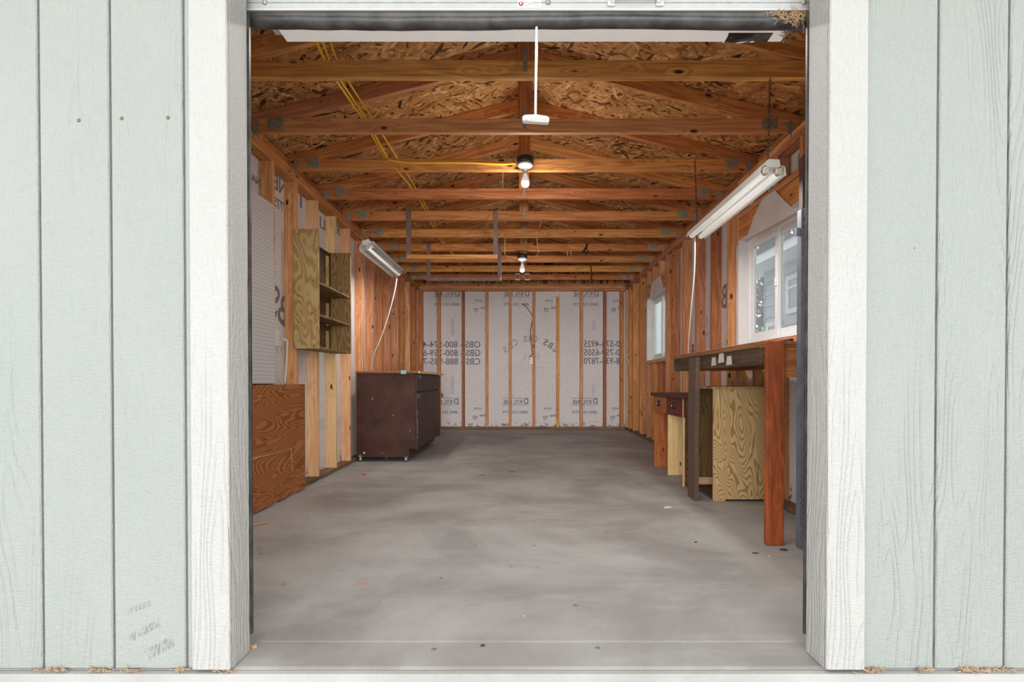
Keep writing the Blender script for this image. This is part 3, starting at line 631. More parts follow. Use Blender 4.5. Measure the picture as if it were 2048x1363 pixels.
# ------------------------------------------------------------------ windows
def window(nm, W, hazy, lab):
    a, b, z0, z1 = W; r = struct(nm, lab, (1.80, (a+b)/2, z0))
    bm = bmesh.new(); x0, x1, f = 1.79, 1.845, 0.04
    def frame(bm, y0, y1, zz0, zz1, x0, x1, f):
        add_box(bm, x0, x1, y0, y0+f, zz0, zz1); add_box(bm, x0, x1, y1-f, y1, zz0, zz1); add_box(bm, x0, x1, y0+f, y1-f, zz0, zz0+f); add_box(bm, x0, x1, y0+f, y1-f, zz1-f, zz1)
    frame(bm, a, b, z0, z1, x0, x1, f); link('frame', mesh('frame', bm), M_VINYL, r)
    m = (a+b)/2; g = M_FROST if hazy else M_GLASS
    for k, (y0, y1, xa) in enumerate(((m-0.028, b-f, 1.800), (a+f, m+0.028, 1.822))):
        bm = bmesh.new(); frame(bm, y0, y1, z0+f, z1-f, xa, xa+0.02, 0.045); s = link('sash', mesh('sash', bm), M_VINYL, r)
        box('pane', xa+0.008, xa+0.012, y0+0.045, y1-0.045, z0+f+0.045, z1-f-0.045, g, s, 0)
    box('latch', 1.792, 1.80, m-0.012, m+0.012, (z0+z1)/2-.03, (z0+z1)/2+.03, M_VINYL, r, 0.002)
    # white wrap folded round the opening
    bm = bmesh.new()
    add_box(bm, XW-0.001, 1.79, b-0.003, b-0.001, z0, z1); add_box(bm, XW-0.001, 1.79, a, b, z1-0.004, z1-0.0015); add_box(bm, XW-0.001, 1.79, a, b, z0+0.001, z0+0.003)
    link('flashing_wrap', mesh('flashing_wrap', bm), M_FILM, r, None, 'white wrap folded over the rough opening')
    pts = [(b+0.032, z1-0.09), (b+0.020, z1-0.03), (b-0.001, z1-0.04), (b-0.001, z0), (b+0.014, z0-0.01), (b+0.03, z0+0.05), (b+0.022, z0+0.22), (b+0.028, z0+0.40), (b+0.014, z0+0.52), (b+0.022, z0+0.62)]
    prism('flashing_flap', [(XW-0.006, y, z) for y, z in pts], (0.003, 0, 0), M_FILM, r)
    return r, z1, a, b
w1, z1, a, b = window('window_1', W1, False, 'white vinyl sliding window above the workbench')
def flap(r, pix):
    p = [PX(x, y, XW-0.008) for x, y in pix]
    prism('flashing_flap', p, (0.004, 0, 0), M_FILM, r, 'white wrap flap lapped over the header')
flap(w1, [(1491.5, 478), (1498, 462), (1508, 432), (1524, 398), (1549, 380), (1566, 398), (1585, 416.5), (1603, 412), (1607, 416)])
w2, z1, a, b = window('window_2', W2, True, 'white vinyl sliding window near the back corner of the right wall')
flap(w2, [(1299, 599), (1303, 566), (1309, 560), (1320.5, 551), (1326, 575), (1332.5, 577)])
# ------------------------------------------------------------------ lights of the room
def lamp(px, y, lab, drop=0.0, power=0.0):
    x = P(px, 400, y).x; zc = ZT-0.004-drop
    t = thing('ceiling_lamp', (x, y, zc), lab, 'ceiling lamp', 'bare bulb lampholders')
    lathe('junction_box', [(0.055, 0.0), (0.062, -0.006), (0.062, -0.045), (0.056, -0.052)], M_BLACK, t, (x, y, zc), 8)
    for k in range(4):
        a = k*math.pi/2+0.4; box('box_ear', x+0.058*math.cos(a)-.008, x+0.058*math.cos(a)+.008, y+0.058*math.sin(a)-.008, y+0.058*math.sin(a)+.008, zc-0.05, zc-0.02, M_BLACK, t, 0.001)
    lathe('lampholder', [(0.056, -0.052), (0.058, -0.060), (0.053, -0.072), (0.030, -0.088), (0.020, -0.094), (0.020, -0.108)], M_WHITE, t, (x, y, zc), 24)
    b = lathe('bulb', [(0.0145, -0.104), (0.0148, -0.126), (0.018, -0.142), (0.026, -0.158), (0.0315, -0.174), (0.0325, -0.188), (0.029, -0.205), (0.02, -0.216), (0.008, -0.221), (0.0, -0.222)], M_BULB, t, (x, y, zc), 24)
    lathe('bulb_collar', [(0.0152, -0.105), (0.0155, -0.118), (0.0149, -0.127)], M_CREAM, b, (x, y, zc), 16)
    l = bpy.data.lights.new('bulb_fill_light', 'POINT'); l.energy = power; l.color = (1.0, 0.93, 0.86); l.shadow_soft_size = 0.033  # fill light added at an unlit bulb to lift the interior
    o = bpy.data.objects.new('bulb_fill_light', l); C.objects.link(o); o.location = (x, y-.02, zc-0.27)
lamp(1050.5, T0+DT*2-.062, 'white porcelain lampholder with bare bulb nearer the door, yellow cable feeding it', -0.078, BULB)
lamp(1044.5, 6.41, 'white porcelain lampholder with bare bulb farther back, above the white clamps', 0.04, BULB*0.5)
def chain(nm, p0, p1, par, link_len=0.026):
    p0, p1 = Vector(p0), Vector(p1); n = int((p0-p1).length/(link_len*0.78)); bm = bmesh.new()
    for i in range(n+1):
        c = p0.lerp(p1, i/n)-p0; s = link_len/2; q = 0.0065
        ring = [(q*math.cos(a), s*math.sin(a)) for a in [k*math.pi/4 for k in range(8)]]
        pts = [c+(Vector((u, 0, v)) if i % 2 else Vector((0, u, v))) for u, v in ring]; tube_bm(bm, pts, 0.0019, 4, True)
    return link(nm, mesh(nm, bm), M_DKMET, par, Matrix.Translation(p0))
def shop_light(nm, c, L, lab, tubes=True, tilt=0.0, wid=0.135, hous=M_WHITE, lens=False, power=0.0, along='Y'):
    """a two tube shop light: housing, reflector, lampholders, tubes; c = middle of the underside"""
    t = thing(nm, c, lab, 'shop light'); M0 = Matrix.Translation(c) @ (Matrix.Rotation(tilt, 4, 'Y') if along == 'Y' else Matrix.Rotation(math.pi/2, 4, 'Z'))
    def ext(nme, prof, m, l0, l1, par, lab=None):
        bm = bmesh.new(); A = [bm.verts.new((x, l0, z)) for x, z in prof]; B = [bm.verts.new((x, l1, z)) for x, z in prof]
        for i in range(len(prof)): j = (i+1) % len(prof); bm.faces.new((A[i], A[j], B[j], B[i]))
        bm.faces.new(A); bm.faces.new(B[::-1]); return link(nme, mesh(nme, bm), m, par, M0, lab)
    h = wid/2
    ext('housing', [(-h*.42, .03), (-h*.5, .04), (-h*.42, .07), (h*.42, .07), (h*.5, .04), (h*.42, .03)], hous, -L/2, L/2, t)
    ext('reflector', [(-h*.45, .040), (-h*.84, .034), (-h, -.006), (-h*1.03, -.005), (-h*.88, .038), (-h*.45, .044), (h*.45, .044), (h*.88, .038), (h*1.03, -.005), (h, -.006), (h*.84, .034), (h*.45, .040)], M_WHITE if not lens else M_WHITE, -L/2+.004, L/2-.004, t, 'white reflector')
    for sx in ((-h*.5, h*.5) if tubes else (0,)):
        bm = bmesh.new(); tube_bm(bm, [(sx, -L/2+.03, .006), (sx, L/2-.03, .006)], .019 if not lens else .02, 14)
        link('tube', mesh('tube', bm, True), M_TUBE, t, M0)
        for e in (-1, 1):
            bm = bmesh.new(); add_box(bm, sx-.016, sx+.016, e*(L/2-.016)-.010, e*(L/2-.016)+.010, -.002, .034); bevel_all(bm, .003); link('lampholder', mesh('lampholder', bm), M_CREAM, t, M0)
            bm = bmesh.new(); tube_bm(bm, [(sx, e*(L/2-.028), .012), (sx, e*(L/2-.058), .012)], .0172 if not lens else .0207, 14); link('tube_cap', mesh('tube_cap', bm, True), M_GALV, t, M0)
    return t, M0
t, M0 = shop_light('shop_light', (1.285, 3.31, 1.928), 1.22, 'white two-tube shop light hung on chains over the workbench', tilt=0.06)
chain('chain', (1.300, 2.770, ZT-0.005), (1.290, 2.770, 2.000), t); chain('chain', (1.295, 3.962, ZT+0.06), (1.290, 3.89, 2.000), t)
t2, M0 = shop_light('shop_light', (-1.372, 5.27, 2.045), 1.22, 'white shop light with a closed lens hung high above the brown cabinet', tubes=False, tilt=-0.30, wid=0.155)
bm = bmesh.new(); add_box(bm, -.05, .05, -.56, .56, -.004, -.001); link('lens', mesh('lens', bm), plain('prismatic_lens', (0.42, 0.43, 0.42), 0.25), t2, M0)
for yy in (4.70, 5.80):
    tube('hang_wire', [(-1.36, yy, 2.115), (-1.36, yy, ZT-0.002)], 0.0015, M_DKMET, t2, sm=0, n=5)
# long fixture just behind the door: tapered ends, stepped trough
YF = 2.27
t3 = thing('shop_light', tuple(P(1062, 62, YF)), 'long cream fluorescent fixture spanning the room just behind the door', 'shop light')
def stepped(nm, px0, px1, py0, py1, tap, d, m, lab=None):
    y0, y1 = YF-d, YF+d; a = P(px0, py0, YF); b = P(px1, py0, YF); zt = a.z; zb = P(1045, py1, y1).z
    bm = bmesh.new(); v = []
    for yy in (y0, y1):
        v += [bm.verts.new((a.x, yy, zt)), bm.verts.new((b.x, yy, zt)), bm.verts.new((b.x-tap, yy, zb)), bm.verts.new((a.x+tap, yy, zb))]
    for f in ((0, 1, 2, 3), (7, 6, 5, 4), (0, 4, 5, 1), (1, 5, 6, 2), (2, 6, 7, 3), (3, 7, 4, 0)): bm.faces.new([v[i] for i in f])
    bevel_all(bm, .003); return link(nm, mesh(nm, bm), m, t3, None, lab)
stepped('housing', 535, 1592, 28, 52, .01, .05, M_CREAM); stepped('reflector', 538, 1590, 52.5, 69, .025, .06, M_CREAM); stepped('lower_trough', 563, 1573, 69.2, 80, .012, .05, M_TROUGH_GLOW)
for px in (760, 1340):
    c = P(px, 28, YF); tube('hang_chain', [(c.x, YF-0.09, c.z-0.002), (c.x, YF-0.11, ZT+0.0)], .003, M_DKMET, t3, sm=0, n=5)
a, b = P(1452, 75, YF-.06), P(1540, 76, YF-.06)
bm = bmesh.new(); n = 14; A = []
for i in range(n+1):
    u = i/n; x = a.x+(b.x-a.x)*u; hgt = .016*math.sin(math.pi*min(1, u*1.3+.12))*(1-.5*u)+.002
    A.append([bm.verts.new((x-a.x, .0+.03*math.cos(k*math.pi/5), -hgt*math.sin(k*math.pi/5))) for k in range(6)])
for p, q in zip(A, A[1:]):
    for k in range(5): bm.faces.new((p[k], p[k+1], q[k+1], q[k]))
link('broken_cover', mesh('broken_cover', bm), plain('dark_gloss_plastic', (0.03, 0.026, 0.025), 0.15), t3, Matrix.Translation(a), 'dark broken scrap of cover')
for nm, M_, lt_, pw, ln in (('a', (1.308, 3.31, 1.90), None, TUBE, 1.1), ('b', (-1.33, 5.27, 2.00), None, TUBE, 1.1)):
    area_light('tube_fill_light', M_, (0, 0, 0), 0.10, ln, pw, (1.0, 0.97, 0.93))  # fill lights added under the unlit shop lights to lift the interior
c = P(1062, 84, YF); area_light('tube_fill_light', (c.x, YF, c.z-0.01), (0, 0, 0), 2.0, 0.06, TUBE*1.4, (1.0, 0.96, 0.92))  # the same added fill under the long fixture
def straw(lab, c, r, n, par=None):
    bm = bmesh.new()
    for i in range(n):
        p = Vector((random.gauss(0, r[0]), random.gauss(0, r[1]), random.gauss(0, r[2]))); d = Vector((random.gauss(0, 1), random.gauss(0, .4), random.gauss(0, 1))).normalized()*random.uniform(.006, .018)
        tube_bm(bm, [p-d, p+d], .0009, 4)
    o = link('straw_nest', mesh('straw_nest', bm), M_STRAW, par, Matrix.Translation(c))
    if par is None: o['kind'] = 'stuff'; o['label'] = lab; o['category'] = 'nest debris'
    return o
straw('tangle of straw stuck to the right end of the door seal', P(1588, 33, YD-0.006), (.035, .003, .012), 130)
straw('', P(1575, 60, YF-.088), (.012, .003, .022), 110, t3)['kind'] = 'stuff'
# ------------------------------------------------------------------ cables
def ctz(x): return ZT+0.089+0.004                   # top of the bottom chords
def chord(px, k): return Vector((P(px, 300, T0+DT*k+.019).x, T0+DT*k+.019, ctz(0)))
yc1 = tube('yellow_cable', [chord(588, -1), chord(651, 0)+Vector((0, 0, .002)), chord(726, 1), (P(768, 300, T0+DT*2-.03).x, T0+DT*2-.03, ZT+.10), P(780, 317, T0+DT*2-.01)+Vector((0, 0, -0.01)), P(800, 323.5, T0+DT*2-.008), P(830, 325.5, T0+DT*2-.008), P(930, 325.5, T0+DT*2-.008), P(1000, 328, T0+DT*2-.008), P(1032, 327, T0+DT*2-.006)], .0078, M_YELL)
tag(yc1, 'thick yellow cable running along the chord to the nearer bulb', 'cable')
yc2 = tube('yellow_cable', [chord(612, -1), chord(661, 0), chord(733, 1), chord(777, 2), chord(824, 3), chord(852, 4), chord(868, 5), chord(886, 6), chord(907, 7), chord(922, 8)], .0062, M_YELL)
tag(yc2, 'yellow cable laid across the chords from door to back, left of its twin', 'cable')
yc3 = tube('yellow_cable', [chord(624, -1), chord(676, 0), chord(746, 1), chord(796, 2), chord(832, 3), chord(858, 4), chord(874, 5), chord(890, 6), chord(909, 7)], .005, M_YELL)
tag(yc3, 'thin yellow cable laid across the chords, right of its twin', 'cable')
yc4 = tube('yellow_cable', [P(512, 262, T0+DT+.06), P(524, 280, T0+DT+.20), P(536, 298, T0+DT+.45)], .006, M_YELL); tag(yc4, 'short yellow cable end poking past the left end of the second chord', 'cable')
pc = tube('lamp_cable', [chord(1005, 2), chord(1006, 3), chord(1009, 4), chord(1010, 5), P(1009.5, 505, 6.37), P(1013, 511, 6.36), P(1024, 514, 6.36), P(1034, 515, 6.37)], .0045, M_PALEY); tag(pc, 'faded cream cable running back to the farther bulb', 'cable')
pc2 = tube('lamp_cable', [chord(1088, 4), P(1077, 462, 5.8), P(1074, 480, 6.2), P(1077, 503, 6.4), P(1073, 511, 6.41)], .004, M_PALEY); tag(pc2, 'short kinked cream cable right of the farther bulb', 'cable')
wc = tube('white_cord', [P(1390, 474, 3.90), P(1389, 540, 3.93), P(1383, 610, 3.98), P(1378, 670, 4.06), P(1376.5, 707, 4.12), (1.31, 4.13, 1.081)], .0055, M_CORD); tag(wc, 'white power cord dangling from the right shop light to the bench', 'cord')
wc2 = tube('white_cord', [P(794, 549, 5.84), P(791, 575, 5.80), P(780, 620, 5.76), P(764, 670, 5.72), P(748, 708, 5.68), P(741, 741, 5.68)], .0055, M_CORD); tag(wc2, 'white power cord curving from the left shop light down behind the cabinet', 'cord')
# outlet cable on the back wall and outlets
oc = thing('outlet', tuple(P(1063, 722, YB)), 'white outlet box with a looping cable on a back wall stud', 'outlet')
c = P(1062, 721.5, YB+.02); box('plate', c.x-.029, c.x+.029, YB-.004, YB+.05, c.z-.055, c.z+.055, M_WHITE, oc, .002)
for dz in (-.022, .022): box('receptacle', c.x-.017, c.x+.017, YB-.006, YB-.003, c.z+dz-.014, c.z+dz+.014, M_BTAPE if False else M_GALV, oc, .002)
q = lambda px, py: P(px, py, YB+.06)
tube('cable', [P(1043, 607, WY-.004), q(1050, 611), q(1058, 620), q(1065, 633), q(1064, 645), q(1061, 660), q(1061.5, 678), q(1064, 698), q(1064, 708), q(1059, 714), q(1058.5, 720)], .006, plain('brown_cable', (0.10, 0.075, 0.05), 0.5), oc)
lathe('cable_grommet', [(.022, 0), (.022, .004), (.008, .008)], M_WHITE, oc, P(1043, 608, WY), 12, RX)
c = PX(1253, 722, XW); o2 = thing('outlet', tuple(c), 'white outlet on the right wall near the back corner', 'outlet')
box('plate', XW-.006, XW-.001, 8.50, 8.57, c.z-.06, c.z+.06, M_WHITE, o2, .002); box('receptacle', XW-.009, XW-.006, 8.52, 8.55, c.z-.035, c.z+.035, M_CREAM, o2, .001)
o3 = thing('light_switch', (-1.74, 3.70, 1.166), 'white switch plate on the left wall beside the pegboard', 'switch')
box('plate', -1.737, -1.730, 3.667, 3.737, 1.108, 1.224, M_WHITE, o3, .002); box('box', -1.80, -1.737, 3.664, 3.73, 1.115, 1.217, M_WHITE, o3, .002); box('toggle', -1.730, -1.722, 3.697, 3.707, 1.155, 1.178, M_CREAM, o3, .001)
rod = thing('bent_rod', (-1.70, 3.80, 0.9), 'pale bent rod hanging by its hook on the left wall beside the pegboard', 'rod')
tube('rod', [PX(562.5, 677, -1.72), PX(568, 678, -1.71), PX(573, 681, -1.70), PX(574.5, 687, -1.70), PX(573, 720, -1.70), PX(569.5, 767, -1.70)], .009, M_CREAM, rod, sm=4); tube('rod_edge', [PX(575.5, 690, -1.695), PX(574.5, 720, -1.695), PX(571, 767, -1.695)], .004, M_GALV, rod, sm=4)
# ------------------------------------------------------------------ hanging lumber racks
def rack(y, xl, xr, zb, lab, mc):
    t = thing('hanging_rack', ((xl+xr)/2, y, zb), lab, 'lumber rack')
    for x in (xl, xr): board('hanger', (x, y-.010, zb), (x, y-.010, ZT+.085), .046, .018, M_RACK, t, (1, 0, 0))
    board('crossbar', (xl-.02, y-.029, zb+.021), (xr+.02, y-.029, zb+.021), .042, .018, mc, t)
    for x, z in ((xl, zb+.022), (xr-.008, zb+.015), (xr+.008, zb+.03)): lathe('screw', [(.006, 0), (.006, .002), (.002, .003)], M_CHROME, t, (x, y-.0385, z), 8, RX)
rack(T0+DT*4-.001, P(818, 470, T0+DT*4).x, P(991.5, 470, T0+DT*4).x, P(900, 517.5, T0+DT*4-.03).z, 'mauve hanging rack with a bare pine crossbar, nearer the door', M_TRUSS)
rack(T0+DT*6-.001, P(857.5, 520, T0+DT*6).x, P(999, 520, T0+DT*6).x, P(900, 561.5, T0+DT*6-.03).z, 'all-mauve hanging rack lower and farther back than the pine one', M_RACK)
# small things on the chords
YT9 = T0+DT*9
for px0, px1, lab in ((1030.5, 1040, 'white clamp left of the king post on the farthest chord'), (1049.5, 1060, 'white clamp right of the king post on the farthest chord')):
    a, b = P(px0, 550, YT9), P(px1, 550, YT9); t = thing('clamp', ((a.x+b.x)/2, YT9, ZT), lab, 'clamp', 'white clamps')
    box('upper_jaw', a.x, b.x, YT9-.045, YT9-.001, ZT+.066, ZT+.096, M_WHITE, t, .003); box('lower_jaw', a.x, b.x, YT9-.045, YT9-.001, ZT-.014, ZT+.008, M_WHITE, t, .003); box('bolt', (a.x+b.x)/2-.004, (a.x+b.x)/2+.004, YT9-.012, YT9-.001, ZT+.0085, ZT+.0655, M_DKMET, t, .001)
t = thing('strap', tuple(P(1183, 548, T0+DT*8)), 'black strap looped over a chord near the back wall', 'strap')
y8 = T0+DT*8; tube('band', [P(1181, 532, y8-.006), P(1183, 545, y8-.008), P(1183, 566, y8-.012)], .009, M_BLACK, t); tube('loop', [P(1181, 555, y8-.012), P(1184.5, 560, y8-.014), P(1183, 567, y8-.014)], .010, M_BLACK, t)
t = thing('black_hook', tuple(P(1172, 497, T0+DT*6)), 'black hook screwed to a chord right of the middle', 'hook')
y5 = T0+DT*6+.004; tube('arm', [P(1174, 487, y5-.01), P(1172, 495, y5-.012), P(1166, 503, y5-.02)], .012, M_BLACK, t); tube('foot', [P(1164, 505, y5-.02), P(1176, 506, y5-.02)], .010, M_BLACK, t, sm=0); tube('brace', [P(1172, 493, y5-.012), P(1176, 504, y5-.02)], .005, M_BLACK, t, sm=0)
t = thing('cable_loops', tuple(P(1139, 506, T0+DT*6)), 'pair of small cream cable loops hanging between the rear chords', 'cable')
for px in (1134.5, 1141.5): tube('loop', [Vector((P(px, 500, T0+DT*6+.02).x, T0+DT*6+.02, ZT+.001)), P(px+.6, 507, T0+DT*6+.02), P(px, 511, T0+DT*6+.02)], .006, M_PALEY, t)
# ------------------------------------------------------------------ pull rope
t = thing('pull_rope', (0.042, YD, zs0), 'white door pull rope with a white plastic handle hanging in the opening', 'pull rope')
pr_, pb = P(1073, 48, YD+.02), P(1071, 229, YD+.02)
tube('rope', [pr_+Vector((0, 0, .02)), pr_.lerp(pb, .3)+Vector((.0008, 0, 0)), pr_.lerp(pb, .7), pb+Vector((0, 0, -.004))], .0042, M_WHITE, t)
c = P(1071.5, 239, YD+.02); bm = bmesh.new(); pf = [(-.044, -.006), (-.0435, .004), (-.036, .009), (0, .013), (.036, .009), (.0435, .004), (.044, -.006), (.040, -.011), (-.040, -.011)]
A = [bm.verts.new((x, -.011, z)) for x, z in pf]; B = [bm.verts.new((x, .011, z)) for x, z in pf]
for i in range(9): j = (i+1) % 9; bm.faces.new((A[i], A[j], B[j], B[i]))
bm.faces.new(A); bm.faces.new(B[::-1]); bevel_all(bm, .002)
h = link('handle', mesh('handle', bm), M_WHITE, t, Matrix.Translation(c) @ Matrix.Rotation(.06, 4, 'Y'))
for k in range(5): box('slot', c.x-.036+k*.0148, c.x-.025+k*.0148, c.y-.0118, c.y-.0108, c.z-.0085, c.z-.0055, M_GALV, h, 0)
# ------------------------------------------------------------------ left wall: pegboards, plywood, shelf
for z0, z1, lab, dx in ((1.452, 2.068, 'upper white pegboard sheet on the left wall by the door', 0), (0.846, 1.450, 'lower white pegboard sheet just above the plywood sheet', .004)):
    bm = bmesh.new(); n = 12; A = []
    for i in range(n+1):
        z = z0+(z1-z0)*i/n; bow = .006*math.sin(i*.6) if dx == 0 else 0
        A.append([bm.verts.new((-XW+.002+bow*0+xx, yy, z)) for xx, yy in ((.0, 2.41), (.006+dx, 2.41), (.006+dx+bow*.5+.002, 3.625), (.0, 3.625))])
    for a, b in zip(A, A[1:]):
        for k in range(4): bm.faces.new((a[k], a[(k+1) % 4], b[(k+1) % 4], b[k]))
    bm.faces.new(A[0][::-1]); bm.faces.new(A[-1]); o = link('pegboard', mesh('pegboard', bm), M_PEG); tag(o, lab, 'pegboard', 'pegboard sheets')
pt = thing('plywood_sheet', (-1.70, 3.42, zf(3.4)), 'reddish fir plywood sheet standing against the left wall under the pegboard', 'plywood')
bm = bmesh.new(); add_box(bm, -.665, .665, -.405, .405, -.006, .006); bevel_all(bm, .0015)
R = Matrix(((0, 0, 1), (1, 0, 0), (0, 1, 0))).to_4x4(); link('sheet', mesh('sheet', bm), M_PLYO, pt, Matrix.Translation((-XW+.0195, 3.425, .838-.405)) @ R)
xs_ = -XW+.026
def strip(nm, pxs, r, m, par): tube(nm, [PX(x, y, xs_) for x, y in pxs], r, m, par, sm=0, n=5)
strip('pale_scratch', [(501, 918), (540, 908), (582, 896)], .0016, M_CREAM, pt); strip('pale_scratch', [(582, 895), (583, 915), (584.5, 942)], .0016, M_CREAM, pt)
sh = thing('wall_shelf', (-1.62, 4.33, 1.107), 'open wooden wall shelf with dark stained back on the left wall', 'shelf')
X0, X1, Y0, Y1, Z0, Z1 = -XW+.002, -1.535, 3.945, 4.71, 1.107, 2.005
box('side_panel', X0, X1, Y0, Y0+.019, Z0, Z1, M_SHELF, sh, .0015, None, 'Z'); box('side_panel', X0, X1, Y1-.019, Y1, Z0, Z1, M_SHELFM, sh, .0015, None, 'Z')
box('back_panel', X0, X0+.008, Y0+.02, Y1-.02, Z0+.02, Z1-.01, M_SHELFD, sh, 0, 'dark stained back', 'Y')
for z in (Z0, P(640, 630, 3.97).z-.005, P(640, 564, 3.97).z-.008): box('shelf_board', X0+.008, X1-.004, Y0+.0195, Y1-.0195, z, z+.017, M_SHELFM, sh, .001, None, 'Y')
for za, zb_ in ((Z0+.02, 1.30), (1.345, 1.54), (1.60, 1.95)): box('cleat', X0+.009, X0+.03, Y1-.145, Y1-.125, za, zb_, M_SHELF, sh, .001, None, 'Z')
box('front_strip', X1-.0005, X1+.006, Y0, Y0+.017, Z0, Z1+.01, M_SHELF, sh, .001, None, 'Z')
for px, py in ((594.5, 467), (594.5, 512), (596, 591), (597, 644), (597, 680), (626.5, 561), (624, 625), (627, 691)):
    c = P(px, py, Y0); lathe('screw_hole', [(.0045, 0), (.0045, .0008)], M_BLACK, sh, (c.x, Y0, c.z), 8, RX)
# ------------------------------------------------------------------ brown cabinet on casters
cb = thing('cabinet', (-1.41, 6.18, zf(6.18)), 'dark brown painted base cabinet on casters with a wooden top', 'cabinet')
ya, yb_ = 5.42, 6.95; zt = .945; xf = -1.108; xb = -XW+.004
b_ = zf(5.42)+.047
bm = bmesh.new(); pfl = [(xb, b_), (-1.172, b_), (-1.172, b_+.088), (xf, b_+.088), (xf, zt), (xb, zt)]
A = [bm.verts.new((x+1.41, ya-6.18, z-.5)) for x, z in pfl]; B = [bm.verts.new((x+1.41, yb_-6.18, z-.5)) for x, z in pfl]
for i in range(6): j = (i+1) % 6; bm.faces.new((A[i], A[j], B[j], B[i]))
bm.faces.new(A); bm.faces.new(B[::-1]); link('carcass', mesh('carcass', bm), M_BROWN, cb, Matrix.Translation((-1.41, 6.18, .5)))
box('worktop', -XW+.002, xf+.035, ya-.02, yb_+.06, zt+.0005, zt+.02, M_TOPB, cb, .002, None, 'Y'); box('front_edge', xf+.0355, xf+.052, ya-.02, yb_+.06, zt-.004, zt+.021, M_PINE, cb, .001, 'pale wooden edge strip', 'Y')
ys1 = 5.885
for y0, y1, z0, z1, nm in ((ya+.006, ys1-.004, .757, .935, 'drawer'), (ys1+.004, yb_-.004, .757, .935, 'drawer'), (ya+.006, ys1-.002, b_+.078, .745, 'door'), (ys1+.002, yb_-.004, b_+.078, .745, 'door')):
    o = box(nm, xf+.0005, xf+.018, y0, y1, z0, z1, M_BROWND, cb, .002, None, 'Z')
    if nm == 'drawer' and y0 > 5.8: box('pull', xf+.0185, xf+.028, 6.55, 6.60, z0+.07, z0+.15, M_BLACK, o, .002)
for x, y in ((-1.675, 5.50), (-1.205, 5.50), (-1.675, 6.85), (-1.205, 6.85), (-1.46, 5.62)):
    cs = box('caster', x-.022, x+.022, y-.02, y+.02, zf(y)+.030, b_+.0, M_DKMET, cb, .003)
    bm = bmesh.new(); tube_bm(bm, [(-.013, 0, 0), (.014, 0, 0)], .0275, 14); link('wheel', mesh('wheel', bm, True), M_POST, cs, Matrix.Translation((x, y-.070 if y < 5.6 else y, zf(y-.07 if y < 5.6 else y)+.0277)))
    lathe('hub', [(.013, 0), (.013, .003), (.006, .005)], M_CHROME, cs, (x, y-.0975 if y < 5.6 else y-.0285, zf(y)+.026), 12, RX)
for px, py, r in ((745, 797, .006), (786, 830, .005), (820, 861, .005), (728, 905, .012), (764, 906, .005), (720, 918, .010)):
    c = P(px, py, ya); lathe('paint_chip', [(r, 0), (r*.7, .0006)], M_CREAM, cb, (c.x, ya-.0001, max(c.z, b_+.01)), 7, RX)
for z0, z1 in ((.50, .56), (.40, .47), (.31, .385), (.26, .29)): box('paint_chip', xf+.0181, xf+.0187, ya+.03, ya+.042, z0, z1, M_CREAM, cb, 0)
tp = box('tape', *(lambda c: (c.x-.028, c.x+.028, ya-.0225, ya-.0205, c.z-.02, c.z+.018))(P(808, 743.5, ya)), M_TTAPE, None, 0); tag(tp, 'pale teal tape scrap on the top edge of the brown cabinet', 'tape')
for (px, py), lab, z in (((840, 753), 'blue tape square on the small drawer of the brown cabinet', 0), ((837.5, 791.5), 'blue tape square on the near door of the brown cabinet', 0)):
    c = PX(px, py, xf+.0188); o = box('tape', xf+.0183, xf+.0195, c.y-.085, c.y+.07, c.z-.022, c.z+.020, M_BTAPE, None, 0); tag(o, lab, 'tape')
# ------------------------------------------------------------------ workbench
wbn = thing('workbench', (1.48, 3.5, zf(3.5)), 'heavy wooden workbench under the big window with a grimy front beam', 'workbench')
box('top_board', 1.243, XW-.004, 2.752, 4.32, 1.036, 1.054, M_TOPB, wbn, .002, None, 'Y'); box('top_sheet', 1.250, XW-.004, 2.752, 4.315, 1.0545, 1.072, M_FIRD, wbn, .002, None, 'Y'); box('edge_nosing', 1.236, 1.2425, 2.752, 4.31, 1.040, 1.068, M_TOPB, wbn, .001, None, 'Y')
box('front_beam', 1.246, 1.284, 2.752, 4.32, .945, 1.0355, M_BEAM, wbn, .003, 'grimy dark front beam', 'Y')
box('end_apron', 1.360, XW-.004, 2.742, 2.780, .882, 1.035, M_TRUSS, wbn, .003, None, 'X'); box('end_apron', 1.285, XW-.004, 4.26, 4.298, .945, 1.035, M_FIRD, wbn, .003, None, 'X')
box('near_leg', 1.2655, 1.3555, 2.712, 2.7495, zf(2.72), 1.071, M_LEG, wbn, .004, 'red-orange stained leg nearest the door', 'Z')
box('back_strip', 1.42, 1.434, 2.78, 3.98, 1.0725, 1.088, M_BLACK, wbn, .001)
box('wall_ledger', XW-.05, XW-.003, 2.79, 4.25, .945, 1.035, M_FIRD, wbn, .002, None, 'Y')
pts = [(3.70, zf(3.7)+.001), (3.845, zf(3.8)+.001), (3.86, .6), (3.83, 1.030), (3.675, 1.030), (3.70, .5)]
prism('far_leg', [(1.2445-.0, y, z) for y, z in pts], (-.030, 0, 0), M_GREYB, wbn, 'grey-brown board leg')
for (px0, py0, px1, py1), m in (((1424, 715, 1431, 730), M_CREAM), ((1438, 707, 1447, 724), M_PAPER), ((1454, 712.5, 1462.5, 728.5), M_PAPER)):
    a, b = PX(px0, py0, 1.245), PX(px1, py1, 1.245); d = .006
    prism('paper_label', [(1.2455, a.y, a.z), (1.2455, b.y, a.z+.002), (1.2455, b.y-.01, b.z), (1.2455, a.y+.012, b.z-.003)], (-.0012, 0, 0), m, wbn, 'torn paper label stuck to the beam')
pn = thing('steel_pin', (1.34, 4.19, 1.072), 'dark upright pin on the far end of the workbench', 'pin'); c = P(1386, 700, 4.19)
